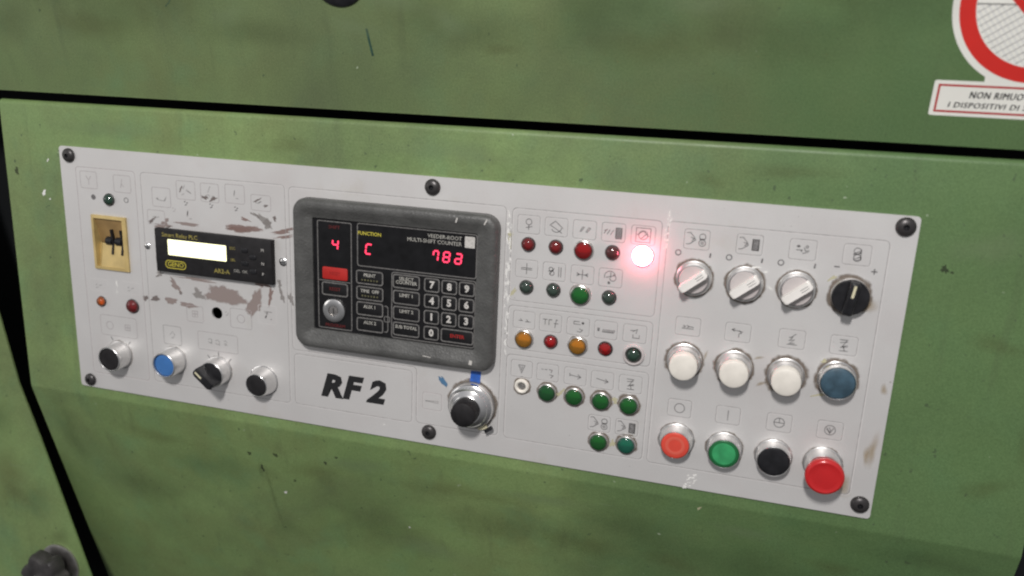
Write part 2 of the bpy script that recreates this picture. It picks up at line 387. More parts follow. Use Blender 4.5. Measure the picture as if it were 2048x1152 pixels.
def blob(u, v, a, b, rot=0, rough=.28, n=22, seed=0):
    rnd = random.Random(seed * 7 + int(u * 3 + v)); out = []
    ph = [rnd.uniform(0, 6.3) for _ in range(5)]
    for i in range(n):
        t = 2 * math.pi * i / n; k = 1 + rough * (math.sin(2 * t + ph[0]) * .4 + math.sin(3 * t + ph[1]) * .5 + math.sin(5 * t + ph[2]) * .45 + math.sin(7 * t + ph[3]) * .35) + rnd.uniform(-.12, .12)
        x, y = a * k * math.cos(t), b * k * math.sin(t); c, s_ = math.cos(R(rot)), math.sin(R(rot)); out.append((u + x * c - y * s_, v + x * s_ + y * c))
    return out
SOFT = ('grime', 'grime_brown', 'paler', 'rust')
def oval(u, v, a, b, rot=0, rough=0, seed=0):
    rnd = random.Random(seed + int(u)); p1, p2 = rnd.uniform(0, 6.3), rnd.uniform(0, 6.3); c, s_ = math.cos(R(rot)), math.sin(R(rot)); out = []
    for i in range(32):
        t = 2 * math.pi * i / 32; k = 1.15 * (1 + .16 * math.sin(2 * t + p1) + .12 * math.sin(3 * t + p2)); x, y = a * k * math.cos(t), b * k * math.sin(t)
        out.append((u + x * c - y * s_, v + x * s_ + y * c))
    return out
def patch(name, mt, shapes, w, parent=None, stuff=False):
    parent = parent or panel
    if stuff:
        mb = MB()
        for i, q in enumerate(shapes): mb.patch(blob(*q[:2], q[2] * 1.3, q[3] * 1.3, *q[4:], seed=i), w + .002 * i)
        o = mb.build(name, mt, parent, smooth=False, recalc=False); o['kind'] = 'stuff'; return
    for i, q in enumerate(shapes):
        mb = MB()
        if mt in SOFT: mb.patch(oval(*q, seed=i), w + .004 * i, .12)
        else: mb.patch(blob(*q[:2], q[2] * 1.3, q[3] * 1.3, *q[4:], seed=i), w + .004 * i)
        mb.build(name, mt, parent, smooth=False, recalc=False)
# ================================================================== machine housing
# dark inside of the machine, seen through the joints
mb = MB()
def inv_box(mb, u0, u1, v0, v1, w0, w1):
    mb.box(u0, u1, v0, v1, w0, w1)
mb.add([(-420, -700, -120), (1300, -700, -120), (1300, 420, -120), (-420, 420, -120)], [[0, 1, 2, 3]])
mb.add([(-420, -700, -160), (1300, -700, -160), (1300, 420, -160), (-420, 420, -160)], [[3, 2, 1, 0]])
o = mb.build('machine_interior', 'black_void', None, smooth=False); o['kind'] = 'structure'

# console body: profile swept along u, with the opening behind the control panel left out
ang = R(16); TOP = lambda u: 42.5 + .005 * (u + 67)
prof = []                                            # (dv from the top edge or absolute v, w)
for a in range(0, 91, 10):                           # rounded upper edge, radius 5
    prof.append(('t', -5 + 5 * math.cos(R(a)), -7 + 5 * math.sin(R(a))))
prof = [('t', -38, -9.2), ('t', -1.5, -9.2), ('t', -.3, -8.6)] + prof
prof += [('a', -12, -2), ('a', -246, -2)]
for k in range(0, 7):                                # soft fold, radius 14
    a = ang * k / 6; r = 14
    prof.append(('a', -268 - r * math.sin(a), -2 - r * (1 - math.cos(a))))
e = prof[-1]
prof.append(('a', e[1] - 330 * math.cos(ang), e[2] - 330 * math.sin(ang)))
prof.append(('a', e[1] - 330 * math.cos(ang), -119))
us = [-71, 12, 788, 917]
mb = MB(); vs = []; fs = []
def pv(p, u): return (TOP(u) + p[1]) if p[0] == 't' else p[1]
ci = next(i for i, p in enumerate(prof) if p[0] == 'a' and p[1] == -12)
for u in us:
    for p in prof: vs.append((u, pv(p, u), p[2]))
n = len(prof)
for i in range(3):
    for k in range(n - 1):
        if i == 1 and k == ci: continue
        fs.append([i * n + k, i * n + k + 1, (i + 1) * n + k + 1, (i + 1) * n + k])
for i in (0, 3):                                     # folded side flanges
    o0 = len(vs)
    for p in prof: vs.append((us[i], pv(p, us[i]), -118.5))
    for k in range(ci, n - 2): fs.append([i * n + k, i * n + k + 1, o0 + k + 1, o0 + k])
mb.add(vs, fs)
console = thing('console_body', 'green painted sheet metal console front that carries the grey control panel', 'console')
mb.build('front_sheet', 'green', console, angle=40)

# upper cover, leaning slightly outwards above the joint
PH = R(12)
cover = thing('upper_cover', 'green painted upper machine cover above the long dark joint', 'machine cover', 0, 51, 0)
cover.rotation_euler = (PH, 0, 0)       # top edge leans towards the viewer
mb = MB()
pts = [(-420, -.9), (917 + 300, 4.9), (917 + 300, 420), (-420, 420)]
mb.holed([pts, circ(324.5, 116.5, 24, 40)], -18, 0)
mb.build('cover_sheet', 'green_olive', cover, smooth=False)
mb = MB(); mb.ribbon([(345.9, 73.0), (347.7, 62), (349.8, 50.4)], 2.1, .12); mb.build('pen_mark', 'pen', cover)
mb = MB(); mb.ribbon([(150, 86), (155, 90), (158, 95)], .7, .12); mb.build('scratch', 'pen', cover)

g = thing('cable_grommet', 'black round grommet set in the green cover at the top edge of the photo', 'grommet', 0, 51, 0)
g.rotation_euler = (PH, 0, 0)
mb = MB(); mb.lathe([(16, -16), (16, 1.5), (18, 3), (23, 3), (26, 1.6), (26.5, .05), (24, .05)], 48, (324.5, 116.5)); mb.build('rim', 'black', g)
mb = MB(); mb.lathe([(16, -12), (8, -9), (0, -9)], 32, (324.5, 116.5)); mb.build('plug', 'black_matt', g)

# side cover at the lower left
side = thing('side_cover', 'green painted side cover left of the slanting dark joint', 'machine cover')
mb = MB()
line = [(-178, 0), (-124, -202), (-108, -280), (-86, -345), (-63, -419), (-33, -516), (0, -640)]
mb.prism([(-420, 0)] + line + [(-420, -640)], -22, -20)
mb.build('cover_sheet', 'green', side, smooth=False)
mb = MB(); mb.poly([(-172, -290), (-166, -288), (-164, -294), (-169, -298), (-173, -296)], -19.85); mb.build('paint_chip', 'pen', side)

k = thing('lobed_knob', 'black lobed clamping knob on the green side cover at the lower left corner', 'knob', -80, -512, -20)
mb = MB(); mb.lathe([(27, 0.05), (27, 2.0), (24.5, 3.0), (9, 3.0)], 40, (4, 3)); mb.build('washer', 'dull_metal', k)
lob = lambda a: 1 + .13 * math.cos(6 * a + .9) + .03 * math.cos(12 * a)
mb = MB(); mb.lathe([(11, 3.1), (13, 7), (23, 9), (26, 12), (26, 25), (23.5, 29), (17, 30.5), (9, 30.5), (0, 30.5)], 72, f=lob); mb.build('grip', 'worn_rubber', k)
mb = MB(); mb.lathe([(6.5, 30.5), (6.5, 34), (5, 35), (0, 35)], 6); mb.build('nut', 'dull_metal', k, smooth=False)
patch('grime_stain', 'grime', [(-72, -470, 16, 14, 0), (-150, -330, 30, 40, 0), (-110, -430, 30, 30, 0)], -19.8, side)
patch('grime_stain', 'grime_brown', [(-140, -400, 34, 50, 0)], -19.7, side)

# ================================================================== control panel plate
panel = thing('control_panel', 'light grey metal control panel plate screwed to the green console', 'control panel')
TW = (33.6, 75.2, -123.0, -66.8)       # opening of the thumbwheel switch
mb = MB()
outer = rr(400, -128.8, 800, 257.6, 3, 3)
mb.holed([outer, [(TW[0] + 1, TW[2] + 1), (TW[1] - 1, TW[2] + 1), (TW[1] - 1, TW[3] - 1), (TW[0] + 1, TW[3] - 1)], circ(174.7, -154.5, 6.2, 32)], -1.9, 0)
mb.build('plate', 'panel', panel, smooth=False)

def screw(u, v, r=7.4, tilt=0):
    mb = MB(); mb.lathe([(r, 0.05), (r, .8), (r * .93, 2.0), (r * .75, 3.2), (r * .42, 4.0), (r * .30, 4.05), (r * .28, 1.6), (0, 1.2)], 32, (u, v))
    s = mb.build('screw', 'screw', panel)
    mb = MB(); mb.lathe([(r * .30, 4.1), (r * .27, 4.1), (r * .24, 2.2), (0, 2.0)], 6, (u, v), f=None); mb.build('hex_socket', 'black', s, smooth=False)
    return s
for u, v, r in [(11.8, -8.9, 7.2), (402.5, -9.4, 7.4), (790.0, -8.6, 7.6), (790.6, -245.5, 7.6), (403.4, -245.0, 7.4), (13.0, -249.3, 6.8)]: screw(u, v, r)
for u, v, m_ in [(97.8, -93.5, 3.4), (251.2, -93.6, 4.2)]:
    mb = MB(); mb.lathe([(m_, .05), (m_, .5), (m_ * .7, 1.4), (0, 1.8)], 20, (u, v)); s = mb.build('screw', 'chrome', panel); s['label'] = 'small bare metal screw'
    mb = MB(); mb.box(u - m_ * .7, u + m_ * .7, v - .35, v + .35, 1.2, 1.95); mb.build('slot', 'black', s, smooth=False)

# printed section outlines: dark hairline with a flat pale line painted as its lit embossed edge
def outline(pts, pale=True, mi='line', wd=.55):
    mb = MB()
    mb.ribbon(pts, wd, .10, True, 0)
    if pale: mb.ribbon([(x + .75, y - .75) for x, y in pts], .7, .06, True, 1)
    return mb.build('section_outline', [mi, 'line_pale'], panel, smooth=False, recalc=False)
outline(rr(53.5, -129.5, 70.5, 220, 3.5), mi='ink_faint', wd=.6)
outline(rr(175, -129, 159.5, 219, 4))
def cham(pts, r=4.5):                                   # round the corners of a polygon outline
    out = []; n = len(pts)
    for i in range(n):
        a, b, c = Vector(pts[i - 1]), Vector(pts[i]), Vector(pts[(i + 1) % n])
        d1 = (a - b).normalized() * r; d2 = (c - b).normalized() * r
        for k in range(5):
            t = k / 4; q = (b + d1) * (1 - t) ** 2 + b * 2 * t * (1 - t) + (b + d2) * t * t; out.append((q.x, q.y))
    return out
outline(cham([(259, -20.5), (471.5, -20.5), (471.5, -237), (390, -237), (390, -181), (259, -181)]))
outline(cham([(260.5, -185), (385.5, -185), (385.5, -238), (260.5, -238)]))
outline(rr(541.5, -62.5, 129, 83, 4)); outline(rr(541.5, -129, 129, 40.5, 4)); outline(rr(542, -196.2, 129, 82.5, 4))
outline(rr(696, -129.5, 170, 218, 4))

# pictograms: a rounded box and a glyph, mm from the box centre
def hand(x, s=1): return [[(x - 4, 5 * s), (x - 1, 5.5 * s), (x + 2.5, 1.5 * s), (x + 3.5, -.5 * s), (x - 1, -4 * s), (x - 4, -4.5 * s)], [(x - .5, 1.5), (x + 2.5, .5), (x + .5, -1.5)]]
def ring(x, y, r, n=14): return circ(x, y, r, n) + [circ(x, y, r, n)[0]]
def hatch(x0, x1, y0, y1, n=7): return [[(x0 + (x1 - x0) * i / (n - 1), y0), (x0 + (x1 - x0) * i / (n - 1), y1)] for i in range(n)] + [[(x0, y0), (x1, y0), (x1, y1), (x0, y1), (x0, y0)]]
G = {}
G['pear'] = [ring(0, 2.2, 2.6), [(0, -.5), (0, -5)], [(-2.5, -3), (3.2, -1.6)]]
G['fan'] = [[(-6, 1), (-1, 5), (6, -1)], circ(0, 0, 4.6, 8, -10, -150)[::-1], [(-5, 1), (2, -3)], [(2, -3), (5, -5)]]
G['slashes'] = [[(-4, -2), (-2, 2), (-.5, 2), (-3, -2)], [(1, -2.2), (3.5, 2), (5, 1.5), (2, -2.5)]]
G['slashes_block'] = [[(-8, -1.5), (-6, 2)], [(-5.5, -2), (-3, 2)], [(-2.5, -2.2), (0, 2)], [(-8, 1), (-5, 2.2)]] + hatch(2, 7, -5, 4)
G['rotor'] = [[(-6, -6), (6, -6), (6, 6), (-6, 6), (-6, -6)], ring(0, 0, 3.8), [(-5, 0), (0, 3.5), (5, -1)], [(-2, -3.5), (2.5, 1)]]
G['cross'] = [[(0, 5), (0, -5)], [(-5, .6), (5, .6)], [(-5, -.8), (5, -.8)]]
G['knot_bars'] = [ring(-3, 2, 1.7), ring(-2, -1.6, 2.0), [(-5.5, 0), (-.5, 1)], [(-4, -3), (0, 3)], [(4, 4.5), (4, -4.5)], [(6, 4.5), (6, -4.5)]]
G['arrows_in'] = [[(-5, 0), (5, 0)], [(-5, 1.5), (-2.5, 0), (-5, -1.5)], [(5, 1.5), (2.5, 0), (5, -1.5)], [(0, 4.5), (0, -4.5)]]
G['blob'] = [circ(-.5, 1, 4.8, 10, 200, 20), circ(2, 0, 2.8, 10, 90, -170), [(0, 5), (0, 0)], [(-2, -3.5), (-1, -5.5)], [(-1.2, -3.2), (-.6, -5)], ring(-1, -4.6, .8, 8), [(-4, 0), (3, 2)]]
G['steps'] = [[(-5, -1), (-1, -1)], [(-3.5, .8), (-2, -1)], [(1, -1.6), (6, -1.6)], [(2, .5), (4, -1.6)]]
G['valves'] = [[(-7, 3), (-3, 3)], [(-5, 3), (-5, -2)], [(-1.5, -2), (-1.5, 3), (1.5, 3)], [(4, -4), (5, 3.5), (6.5, 3)], [(3, 0), (7, 0)]]
G['tank_hook'] = [[(-4, 4.5), (-4, 2), (2, 2)], [(-4, 4.5), (1, 4.5)], ring(4, 3.4, .9, 8), ring(4, 3.4, .4, 6), [(1, -2), (4, -3), (2, -5), (-1, -4.5)]]
G['dot_hatch'] = [[(-7.5, 1), (-5.5, 1)], [(-7.5, .2), (-5.5, .2)], [(-7.5, -.6), (-5.5, -.6)], [(-7.5, -1.4), (-5.5, -1.4)]] + [[(-3 + i * 1.4, -2), (-2 + i * 1.4, .6)] for i in range(8)] + [[(-3, -2), (7, -2)]]
G['flag_box'] = [[(-2, 1.5), (2, 4), (1, 0)], [(-1.5, -1), (-1.5, -4), (4, -4), (4, -1)], [(-4, 2.5), (0, 2.8)]]
G['vee'] = [[(-3, 3.5), (3, 3.5), (0, -4), (-3, 3.5)], [(-1, 2.5), (0, -1.5), (1, 2.5)]]
G['dash_hook'] = [[(-6, 2.5), (-4, 2.5)], [(-3, 2.5), (-.5, 2.5)], [(1, 3), (4, 2.5), (3, 0)], [(1.5, -2), (5, -2.5), (3, -5)]]
G['arrow'] = [[(-5.5, 1), (5, -1)], [(2.5, 1.4), (5.2, -1), (2, -2.6)]]
G['arrow_tail'] = [[(-5, 2.5), (-5, -.5)], [(-5, .8), (5, -.4)], [(2.2, 2), (5, -.4), (2, -2.4)]]
G['ladder'] = [[(-3.5, 4.5), (3, 4.5)], [(-3, 2), (2.5, 3)], [(2, 4), (-1, -1), (3, 0)], [(-2.5, -2), (3, -1)], [(-3, -4.8), (3.5, -4.8)], [(0, -1), (1, -5)]]
G['hand_rings'] = hand(-4.5) + [ring(4.5, 2.6, 2.5), ring(4.5, -2.6, 2.7), ring(4.5, -2.6, 1.0, 8), [(2, .5), (7, 1)]]
G['hand_block'] = hand(-4.5) + hatch(2.2, 7.2, -4.5, 4.5, 8)
G['block_arrows'] = [[(-5, 2.5), (-2, 2.5)], ring(-3.5, 2.5, .8, 6), ring(3, 2.5, 1, 6), [(-5, -.5), (0, -.5)], [(1, 2), (2, -1), (5, -.5)], [(0, -3.2), (4.5, -1.4)], [(-1, 0), (-1, -2)]]
G['coil'] = [ring(0, 3, 2.6, 10), [(-3, 0), (0, 2), (3, 3)], [(-2.5, -.5), (2.8, 1.5)], ring(.5, -2.5, 2.8, 10), [(-2.5, -4), (3, -1.5)], [(-1, -5), (3.5, -3.5)], [(2.8, 4.5), (2.8, -4.5)]]
G['sled'] = [[(-5, -2), (5, -2)], [(-4, .8), (-2, -.2), (-4, -1.2)], [(-1, 1), (1.2, -.2), (-.5, -1.2)], [(1, 0), (5, -.4)]]
G['flag_arrow'] = [[(-5, 2), (4, .8)], [(-5, 2), (-2.5, 3.2)], [(-5, 2), (-2.5, .6)], [(1, 2), (3, -.5), (1, -1)], [(1, -1), (1, -4.5)]]
G['bolt_base'] = [[(-3.5, -4.8), (4.5, -4.8)], [(-2.5, -1.5), (2, -.5), (-1.5, -4), (2.5, -3.5)], [(-1, -.8), (1, 3.2)], [(1, 3.2), (3, 4.6)], [(-2.5, 1), (1, 2)]]
G['o'] = [ring(0, 0, 4.2, 24)]
G['i'] = [[(0, 4.6), (0, -4.6)]]
G['half'] = [ring(0, 0, 4.2, 24), [(-4.2, 0), (4.2, 0)], [(0, 4.2), (0, 0)]]
G['stop'] = [ring(0, 0, 4.2, 24), [(-2.6, 2), (0, -3), (2.6, 2)], [(-3, .5), (1, -2)], [(-1, 2.5), (1, -1)]]
G['ytop'] = [[(-3, 4), (0, 0), (0, -5)], [(3, 4), (0, 0)]]
G['wye'] = [[(0, 5), (-1, 0), (-2, -4)], [(-1, 0), (2, -3)]]
G['diamond'] = [[(-3, 0), (0, 4), (3, 1), (0, -4)], [(-2, -3), (1, -2)]]
G['loops'] = [[(-11, 1.8), (-9, 3), (-7, 2), (-7, -1), (-10, -1.5), (-11, 0)], [(-9, -1.5), (-6.5, -2.2)], [(-2.5, 1.5), (0, 2.6), (2, 1), (2, -2), (-2, -2), (-2.6, -.4)], [(0, -2), (2.5, -3)], [(7, 2), (9, 3), (11, 1)], [(7, -1), (9, 0), (11, -2)], [(8, -2.5), (10, -1)]]
G['curl'] = [[(-6, -1), (-4.5, -2.2), (-2, -3), (3, -3.4)], [(3, -3.4), (6, 1)], [(3.5, -3.6), (5, -1)], ring(-4.6, -1.6, .6, 6)]
G['worn_a'] = [[(-3, 1), (-1, 5)], [(0, 0), (5, -2)], [(-5, -5), (-2, -3.4)], [(1, 1), (6, -3)]]
G['worn_b'] = [[(-2, 0), (0, 5), (1, 6)], [(-5, -3), (-1, -2), (0, -4)], [(2, -3), (5, -3)]]
G['worn_c'] = [[(0, 4), (-1, -2)], [(0, 3), (-.6, -1)], [(1, -4), (4, -4)]]
G['worn_d'] = [[(-5, -1), (-4.5, 1.5)], [(-4, -1), (0, 1.6)], [(-2.5, -.6), (1, 1.6)], [(2, -3), (5, -1)]]
G['worn_e'] = [[(-4, 0), (-2, 1)], [(0, -.5), (3.5, .8)], [(-4, -3), (-1, -2)]]
G['dots'] = [[(-2, 1.5), (-.5, 2.5)], [(.5, .5), (2, 1.5)], [(-1.5, -1.5), (1, -.6)]]
G['tap'] = [[(-4, 3), (5, 3)], [(-3, 2), (1, 1)], [(0, 3), (-2, -4)], [(-1, -1), (-3, -3.5)], [(3, -4.5), (5, -4.2)]]
G['grid'] = [[(-3, 3), (3, 3), (3, -3), (-3, -3), (-3, 3)], [(-3, 0), (3, 0)], [(0, 3), (0, -3)]]
G['lozenge'] = [[(-7, -.3), (6, .8), (6, -1.2), (-7, -.3)]]
G['none'] = []
def pict(u, v, g, w=20.0, h=16.0, r=2.2, box=True, gi='ink', bi='line', gw=.62, pale=True):
    mb = MB()
    if box:
        mb.ribbon(rr(u, v, w, h, r), .5, .10, True, 0)
        if pale: mb.ribbon([(x + .65, y - .65) for x, y in rr(u, v, w, h, r)], .6, .06, True, 2)  # flat pale line painted as the box's embossed highlight
    for s in G[g]: mb.ribbon([(u + x, v + y) for x, y in s], gw, .13, False, 1)
    return mb.build('pictogram', [bi, gi, 'line_pale'], panel, smooth=False, recalc=False)
for x, g_ in zip((492, 516.5, 541.2, 566, 591), ('pear', 'fan', 'slashes', 'slashes_block', 'rotor')): pict(x, -34.5, g_)
for x, g_ in zip((492, 516.8, 541.8, 566.3), ('cross', 'knot_bars', 'arrows_in', 'blob')): pict(x, -74, g_)
for x, g_ in zip((492, 516.3, 541.2, 565.8, 591), ('steps', 'valves', 'tank_hook', 'dot_hatch', 'flag_box')): pict(x, -121, g_)
for x, g_ in zip((492, 516.3, 541.6, 566.1, 591), ('vee', 'dash_hook', 'arrow_tail', 'arrow', 'ladder')): pict(x, -167.6, g_)
for x, g_ in zip((566.3, 591), ('hand_rings', 'hand_block')): pict(x, -209, g_, h=15)
for x, g_ in zip((635, 677, 718, 758.5), ('hand_rings', 'hand_block', 'block_arrows', 'coil')): pict(x, -33.8, g_, 20.5, 16.5)
for x, g_ in zip((635, 676, 719, 759), ('sled', 'flag_arrow', 'bolt_base', 'ladder')): pict(x, -108.7, g_, 20.5, 16)
for x, g_ in zip((635, 676, 718, 758.5), ('o', 'i', 'half', 'stop')): pict(x, -183.2, g_, 20, 16)
F = dict(gi='ink_faint', bi='ink_faint', pale=False)
pict(33, -32, 'ytop', 20, 17, 2, **F); pict(73, -33, 'wye', 20, 17, 2, **F)
pict(34.5, -141.5, 'worn_e', 22, 13, 2, gi='line', bi='line_pale', pale=False); pict(74, -140.5, 'worn_e', 22, 13, 2, gi='line', bi='line_pale', pale=False)
pict(55, -184, 'none', 45, 22, 3, **F); pict(44, -184, 'o', box=False, **F); pict(66, -184, 'grid', box=False, **F)
pict(118, -42.5, 'curl', 21, 19, 2, gi='line', bi='ink_faint', pale=False); pict(146.5, -33.3, 'worn_a', 21, 18, 2, gi='line', bi='ink_faint', pale=False)
pict(173.3, -33.5, 'worn_b', 20, 18, 2, gi='line', bi='ink_faint', pale=False); pict(201, -32.5, 'worn_c', 21, 18, 2, gi='line', bi='ink_faint', pale=False)
pict(229, -38.5, 'worn_d', 21, 15, 2, gi='line', bi='ink_faint', pale=False); pict(110.5, -63, 'worn_e', 20, 14, 2, gi='line', bi='ink_faint', pale=False)
for x, y, g_ in ((146, -46.5, 'dots'), (174.5, -46.5, 'dots'), (202, -47, 'dots')): pict(x, y, g_, box=False, gi='ink', gw=.9)
pict(132, -54, 'dots', box=False, gi='ink_faint'); pict(147.5, -57, 'worn_c', box=False, gi='line', gw=1.0)
pict(149, -158.5, 'grid', 19, 17, 2, **F); pict(202, -157, 'o', 24, 20, 2, **F); pict(232, -149, 'tap', 20, 19, 2, gi='line', bi='line_pale', gw=1.0, pale=False)
pict(186.5, -154, 'dots', box=False, gi='line')
pict(120.5, -185, 'diamond', 21, 20, 1.5, gi='line', bi='line', pale=False, gw=.5); pict(174, -185.5, 'loops', 46, 19, 2, gi='line', bi='ink_faint', pale=False)
pict(406, -213, 'lozenge', 19, 17, 2, gi='line', bi='ink_faint')
# position marks round the rotary switches
marks = []
for u in (635.6, 676.7, 717.3):
    marks += [(circ(u - 14.6, -46.0, 2.2, 14), .9, True), ([(u + 11.6, -44.2), (u + 11.2, -48)], 1.3, False)]
marks += [([(743, -44.8), (747.2, -44.8)], 1.1, False), ([(770.6, -46), (775.2, -46)], 1.0, False), ([(772.9, -43.8), (772.9, -48.2)], 1.0, False), (circ(37.2, -49, 1.4, 14), 2.6, True), (circ(76.4, -49, 2.4, 14), .7, True)]
for u, v, aa in ((174.8, -216.8, (130, 92, 48)), (54, -215, (118, 48))):
    for a in aa: marks.append(([(u + 16.5 * math.cos(R(a)), v + 16.5 * math.sin(R(a))), (u + 21 * math.cos(R(a)), v + 21 * math.sin(R(a)))], .9, False))
for i, (p_, wd_, cl_) in enumerate(marks):
    mb = MB(); mb.ribbon(p_, wd_, .12 + .003 * i, cl_); mb.build('position_mark', 'ink', panel, smooth=False, recalc=False)
# large lettering
for ch_, (a_, b_, c_, d_) in (('R', (289.2, 313.2, -225.4, -200.6)), ('F', (312.6, 335.6, -224.8, -199.6)), ('2', (337.6, 359.0, -224.6, -199.8))):
    lt = text('lettering', ch_, 30, 0, 0, .14, 'black_letter', panel, shear=.26, fat=1.55)
    xs = [q.co.x / MM for q in lt.data.vertices]; zs = [q.co.z / MM for q in lt.data.vertices]
    for q in lt.data.vertices:
        q.co.x = (a_ + (q.co.x / MM - min(xs)) / (max(xs) - min(xs)) * (b_ - a_)) * MM
        q.co.z = (c_ + (q.co.z / MM - min(zs)) / (max(zs) - min(zs)) * (d_ - c_)) * MM

# wear: torn paper, glue and stains lying on the plate
patch('scuff_mark', 'scuff', [(145.6, -66.6, 12, 1.7, -2, .25), (117.4, -71.0, 10, 1.8, 3, .4), (120.5, -67, 4.6, 2.4, 30, .5), (185.6, -135.4, 19.5, 9.2, -2, .2), (141.8, -150.2, 9.5, 2.5, -6, .2), (121.7, -148, 7.5, 3.0, -3, .22), (127.6, -130.8, 7.5, 3.0, -42, .4), (154, -122, 20, 1.4, -1, .5), (218.4, -139.1, 6.5, 14, -22, .22)], .05)
patch('scuff_mark', 'scuff_red', [(209, -65.2, 19.5, 3.4, 3, .22), (206, -66.2, 11, 2.0, 0, .3), (251.8, -63.9, 11.5, 1.9, 16, .4), (211.6, -56.1, 5.5, 1.2, -8, .4), (236, -129.4, 2.2, 8, -10, .4), (227, -119, 7.5, 2, -8, .5), (253.3, -69, 9.5, 1.2, 12, .5)], .06)
patch('scuff_mark', 'scuff_grey', [(231.6, -55, 10, 3.0, -34, .3), (235.5, -58.5, 4.5, 3.8, 10, .3), (222.1, -50.6, 5.2, 1.3, -22, .3), (154.1, -137.1, 5.5, 5.4, 20, .45), (248.9, -128, 2, 5.5, 10, .4), (258.4, -129.5, 2.6, 4.6, 12, .4), (108.5, -100, 1.3, 8, 5, .6), (246.5, -117, 1.8, 5, 5, .5), (110, -121, 4.5, 2.6, 20, .6)], .07)
patch('scuff_mark', 'scuff_dark', [(90.8, -148.7, 3.2, 2.7, 0, .35), (102.6, -148, 4.4, 2.9, 8, .3), (167.6, -38.6, 3.8, 1.6, -14, .35), (177.0, -39.2, 3.8, 1.7, 20, .35), (243.2, -52.4, 1.7, 2.4, 10, .4), (105.5, -66.5, 5, 1.2, 46, .5), (225.5, -36.2, 4.4, .8, 30, .3), (234.5, -41.0, 2.4, .9, 30, .3), (141, -32.5, .9, 3.4, -25, .3), (133.5, -138.5, 1.8, 1.6, 0, .3), (124, -71.6, 3, .9, 20, .4)], .08)
gl = []; rg = random.Random(3)
for i in range(26): gl.append((475 + rg.uniform(-1.8, 1.8), -28 - i * 4.9 + rg.uniform(-3, 3), rg.uniform(.5, 1.1), rg.uniform(1.2, 4.2), rg.uniform(-18, 18), .45))
for i in range(14): gl.append((612 - i * .25 + rg.uniform(-2.2, 2.2), -13 - i * 2.3 + rg.uniform(-2, 2), rg.uniform(.5, 1.1), rg.uniform(1.0, 3.0), rg.uniform(-50, 10), .45))
for i in range(14): gl.append((653 - i * .3 + rg.uniform(-4, 4), -243.5 - i * 1.05 + rg.uniform(-1, 1), rg.uniform(.8, 2.0), rg.uniform(.5, 1.0), rg.uniform(10, 50), .45))
gl += [(57, -137, .8, 4.0, 8, .4), (56.5, -146, .7, 2, 0, .4), (697, -68, 3.0, .7, -30, .4), (684, -52, 4.5, .7, 8, .3), (692, -55, 2.0, .8, 20, .4), (357, -245, 1.2, .6, 20, .3), (402.5, -3.5, .8, 1.4, 0, .3)]
patch('white_fleck', 'white_fleck', gl, .09, stuff=True)
yl = [(529, -185.5, 1.6, 4.2, -40, .4), (480.5, -97, 1.3, 5, -32, .4), (476, -52, 1.6, 5, 10, .4), (475.8, -45, 2, 2.6, 0, .5), (746, -124, 2.4, 1.4, 20, .4), (743, -54.5, 3.4, 1.2, 28, .4), (748.5, -153, 7, 1.3, 18, .35), (578.6, -185, 2.2, 3, 0, .4), (579.5, -226.5, 2.6, 2.6, 0, .4)]
patch('glue_stain', 'glue', yl, .045)
patch('rust_stain', 'rust', [(793, -196, 4.5, 14, -4, .2), (789, -201, 3, 8, 0, .2), (794, -142, 3.2, 5, 0, .2), (770, -75, 10, 6, 10, .2), (775, -230, 8, 10, 0, .2), (699.5, -150.8, 5.5, 1.4, 24, .4), (695, -128.5, 6, 1.2, 18, .4), (652, -132.5, 1.4, 4.5, -12, .4)], .04)
patch('paint_chip', 'white_fleck', [(-26, -50, 3.6, 1.6, 55, .35), (-19, -56, 1.2, .7, 20, .3), (-17, -16, 2.4, .6, 60, .3)], -1.9, console)
patch('grime_spot', 'grime_spot', [(822.5, -39, 2.2, 3.2, 20, .4), (828, -41, 1.2, 1.0, 0, .4), (-58, -30, 2.0, 4.0, 10, .4)], -1.9, console)
patch('grime_stain', 'grime_brown', [(880, -215, 22, 10, 15, .4), (868, -95, 26, 9, -5, .4), (905, -170, 12, 20, 0, .4), (700, 26, 40, 8, 0, .4), (640, 15, 14, 7, 0, .4), (260, 18, 34, 9, 0, .4)], -1.88, console)
patch('rubbed_patch', 'paler', [(60, 20, 70, 12, 0, .3), (420, 22, 90, 10, 0, .3), (560, 12, 40, 12, 0, .3), (850, -20, 30, 16, 20, .3)], -1.86, console)
patch('grime_stain', 'grime', [(90, 84, 70, 36, -6, .4), (10, 105, 60, 30, 0, .4), (240, 66, 60, 18, 0, .4), (450, 72, 60, 22, 5, .4), (540, 100, 50, 34, 0, .4), (680, 80, 90, 34, 0, .4), (750, 110, 50, 30, 0, .4), (-30, 70, 40, 22, 0, .4)], .06, cover)
patch('grime_stain', 'grime_brown', [(150, 105, 70, 34, 0, .4), (395, 86, 34, 22, 0, .4), (590, 68, 60, 18, 0, .4), (462, 60, 15, 7, 0, .4), (700, 120, 60, 26, 0, .4), (60, 66, 50, 18, 0, .4)], .10, cover)
patch('rubbed_patch', 'paler', [(215, 80, 26, 13, 10, .3), (375, 96, 36, 11, 0, .3), (420, 80, 20, 12, -30, .3), (330, 74, 30, 10, 0, .3), (620, 98, 30, 10, 0, .3)], .14, cover)
def apron(name, mt, shapes, w):
    for i, q in enumerate(shapes):
        mb = MB()
        if mt in SOFT: mb.patch(oval(*q, seed=i + 50), w + .004 * i, .12)
        else: mb.patch(blob(q[0], q[1], q[2] * 1.3, q[3] * 1.3, *q[4:], seed=i + 50), w + .004 * i)
        ca, sa = math.cos(ang), math.sin(ang)
        mb.v = [(x, -268 - 14 * sa + y * ca - (W * sa) , -2 - 14 * (1 - ca) + y * sa + W * ca) for x, y, W in mb.v]
        mb.build(name, mt, console, smooth=False, recalc=False)
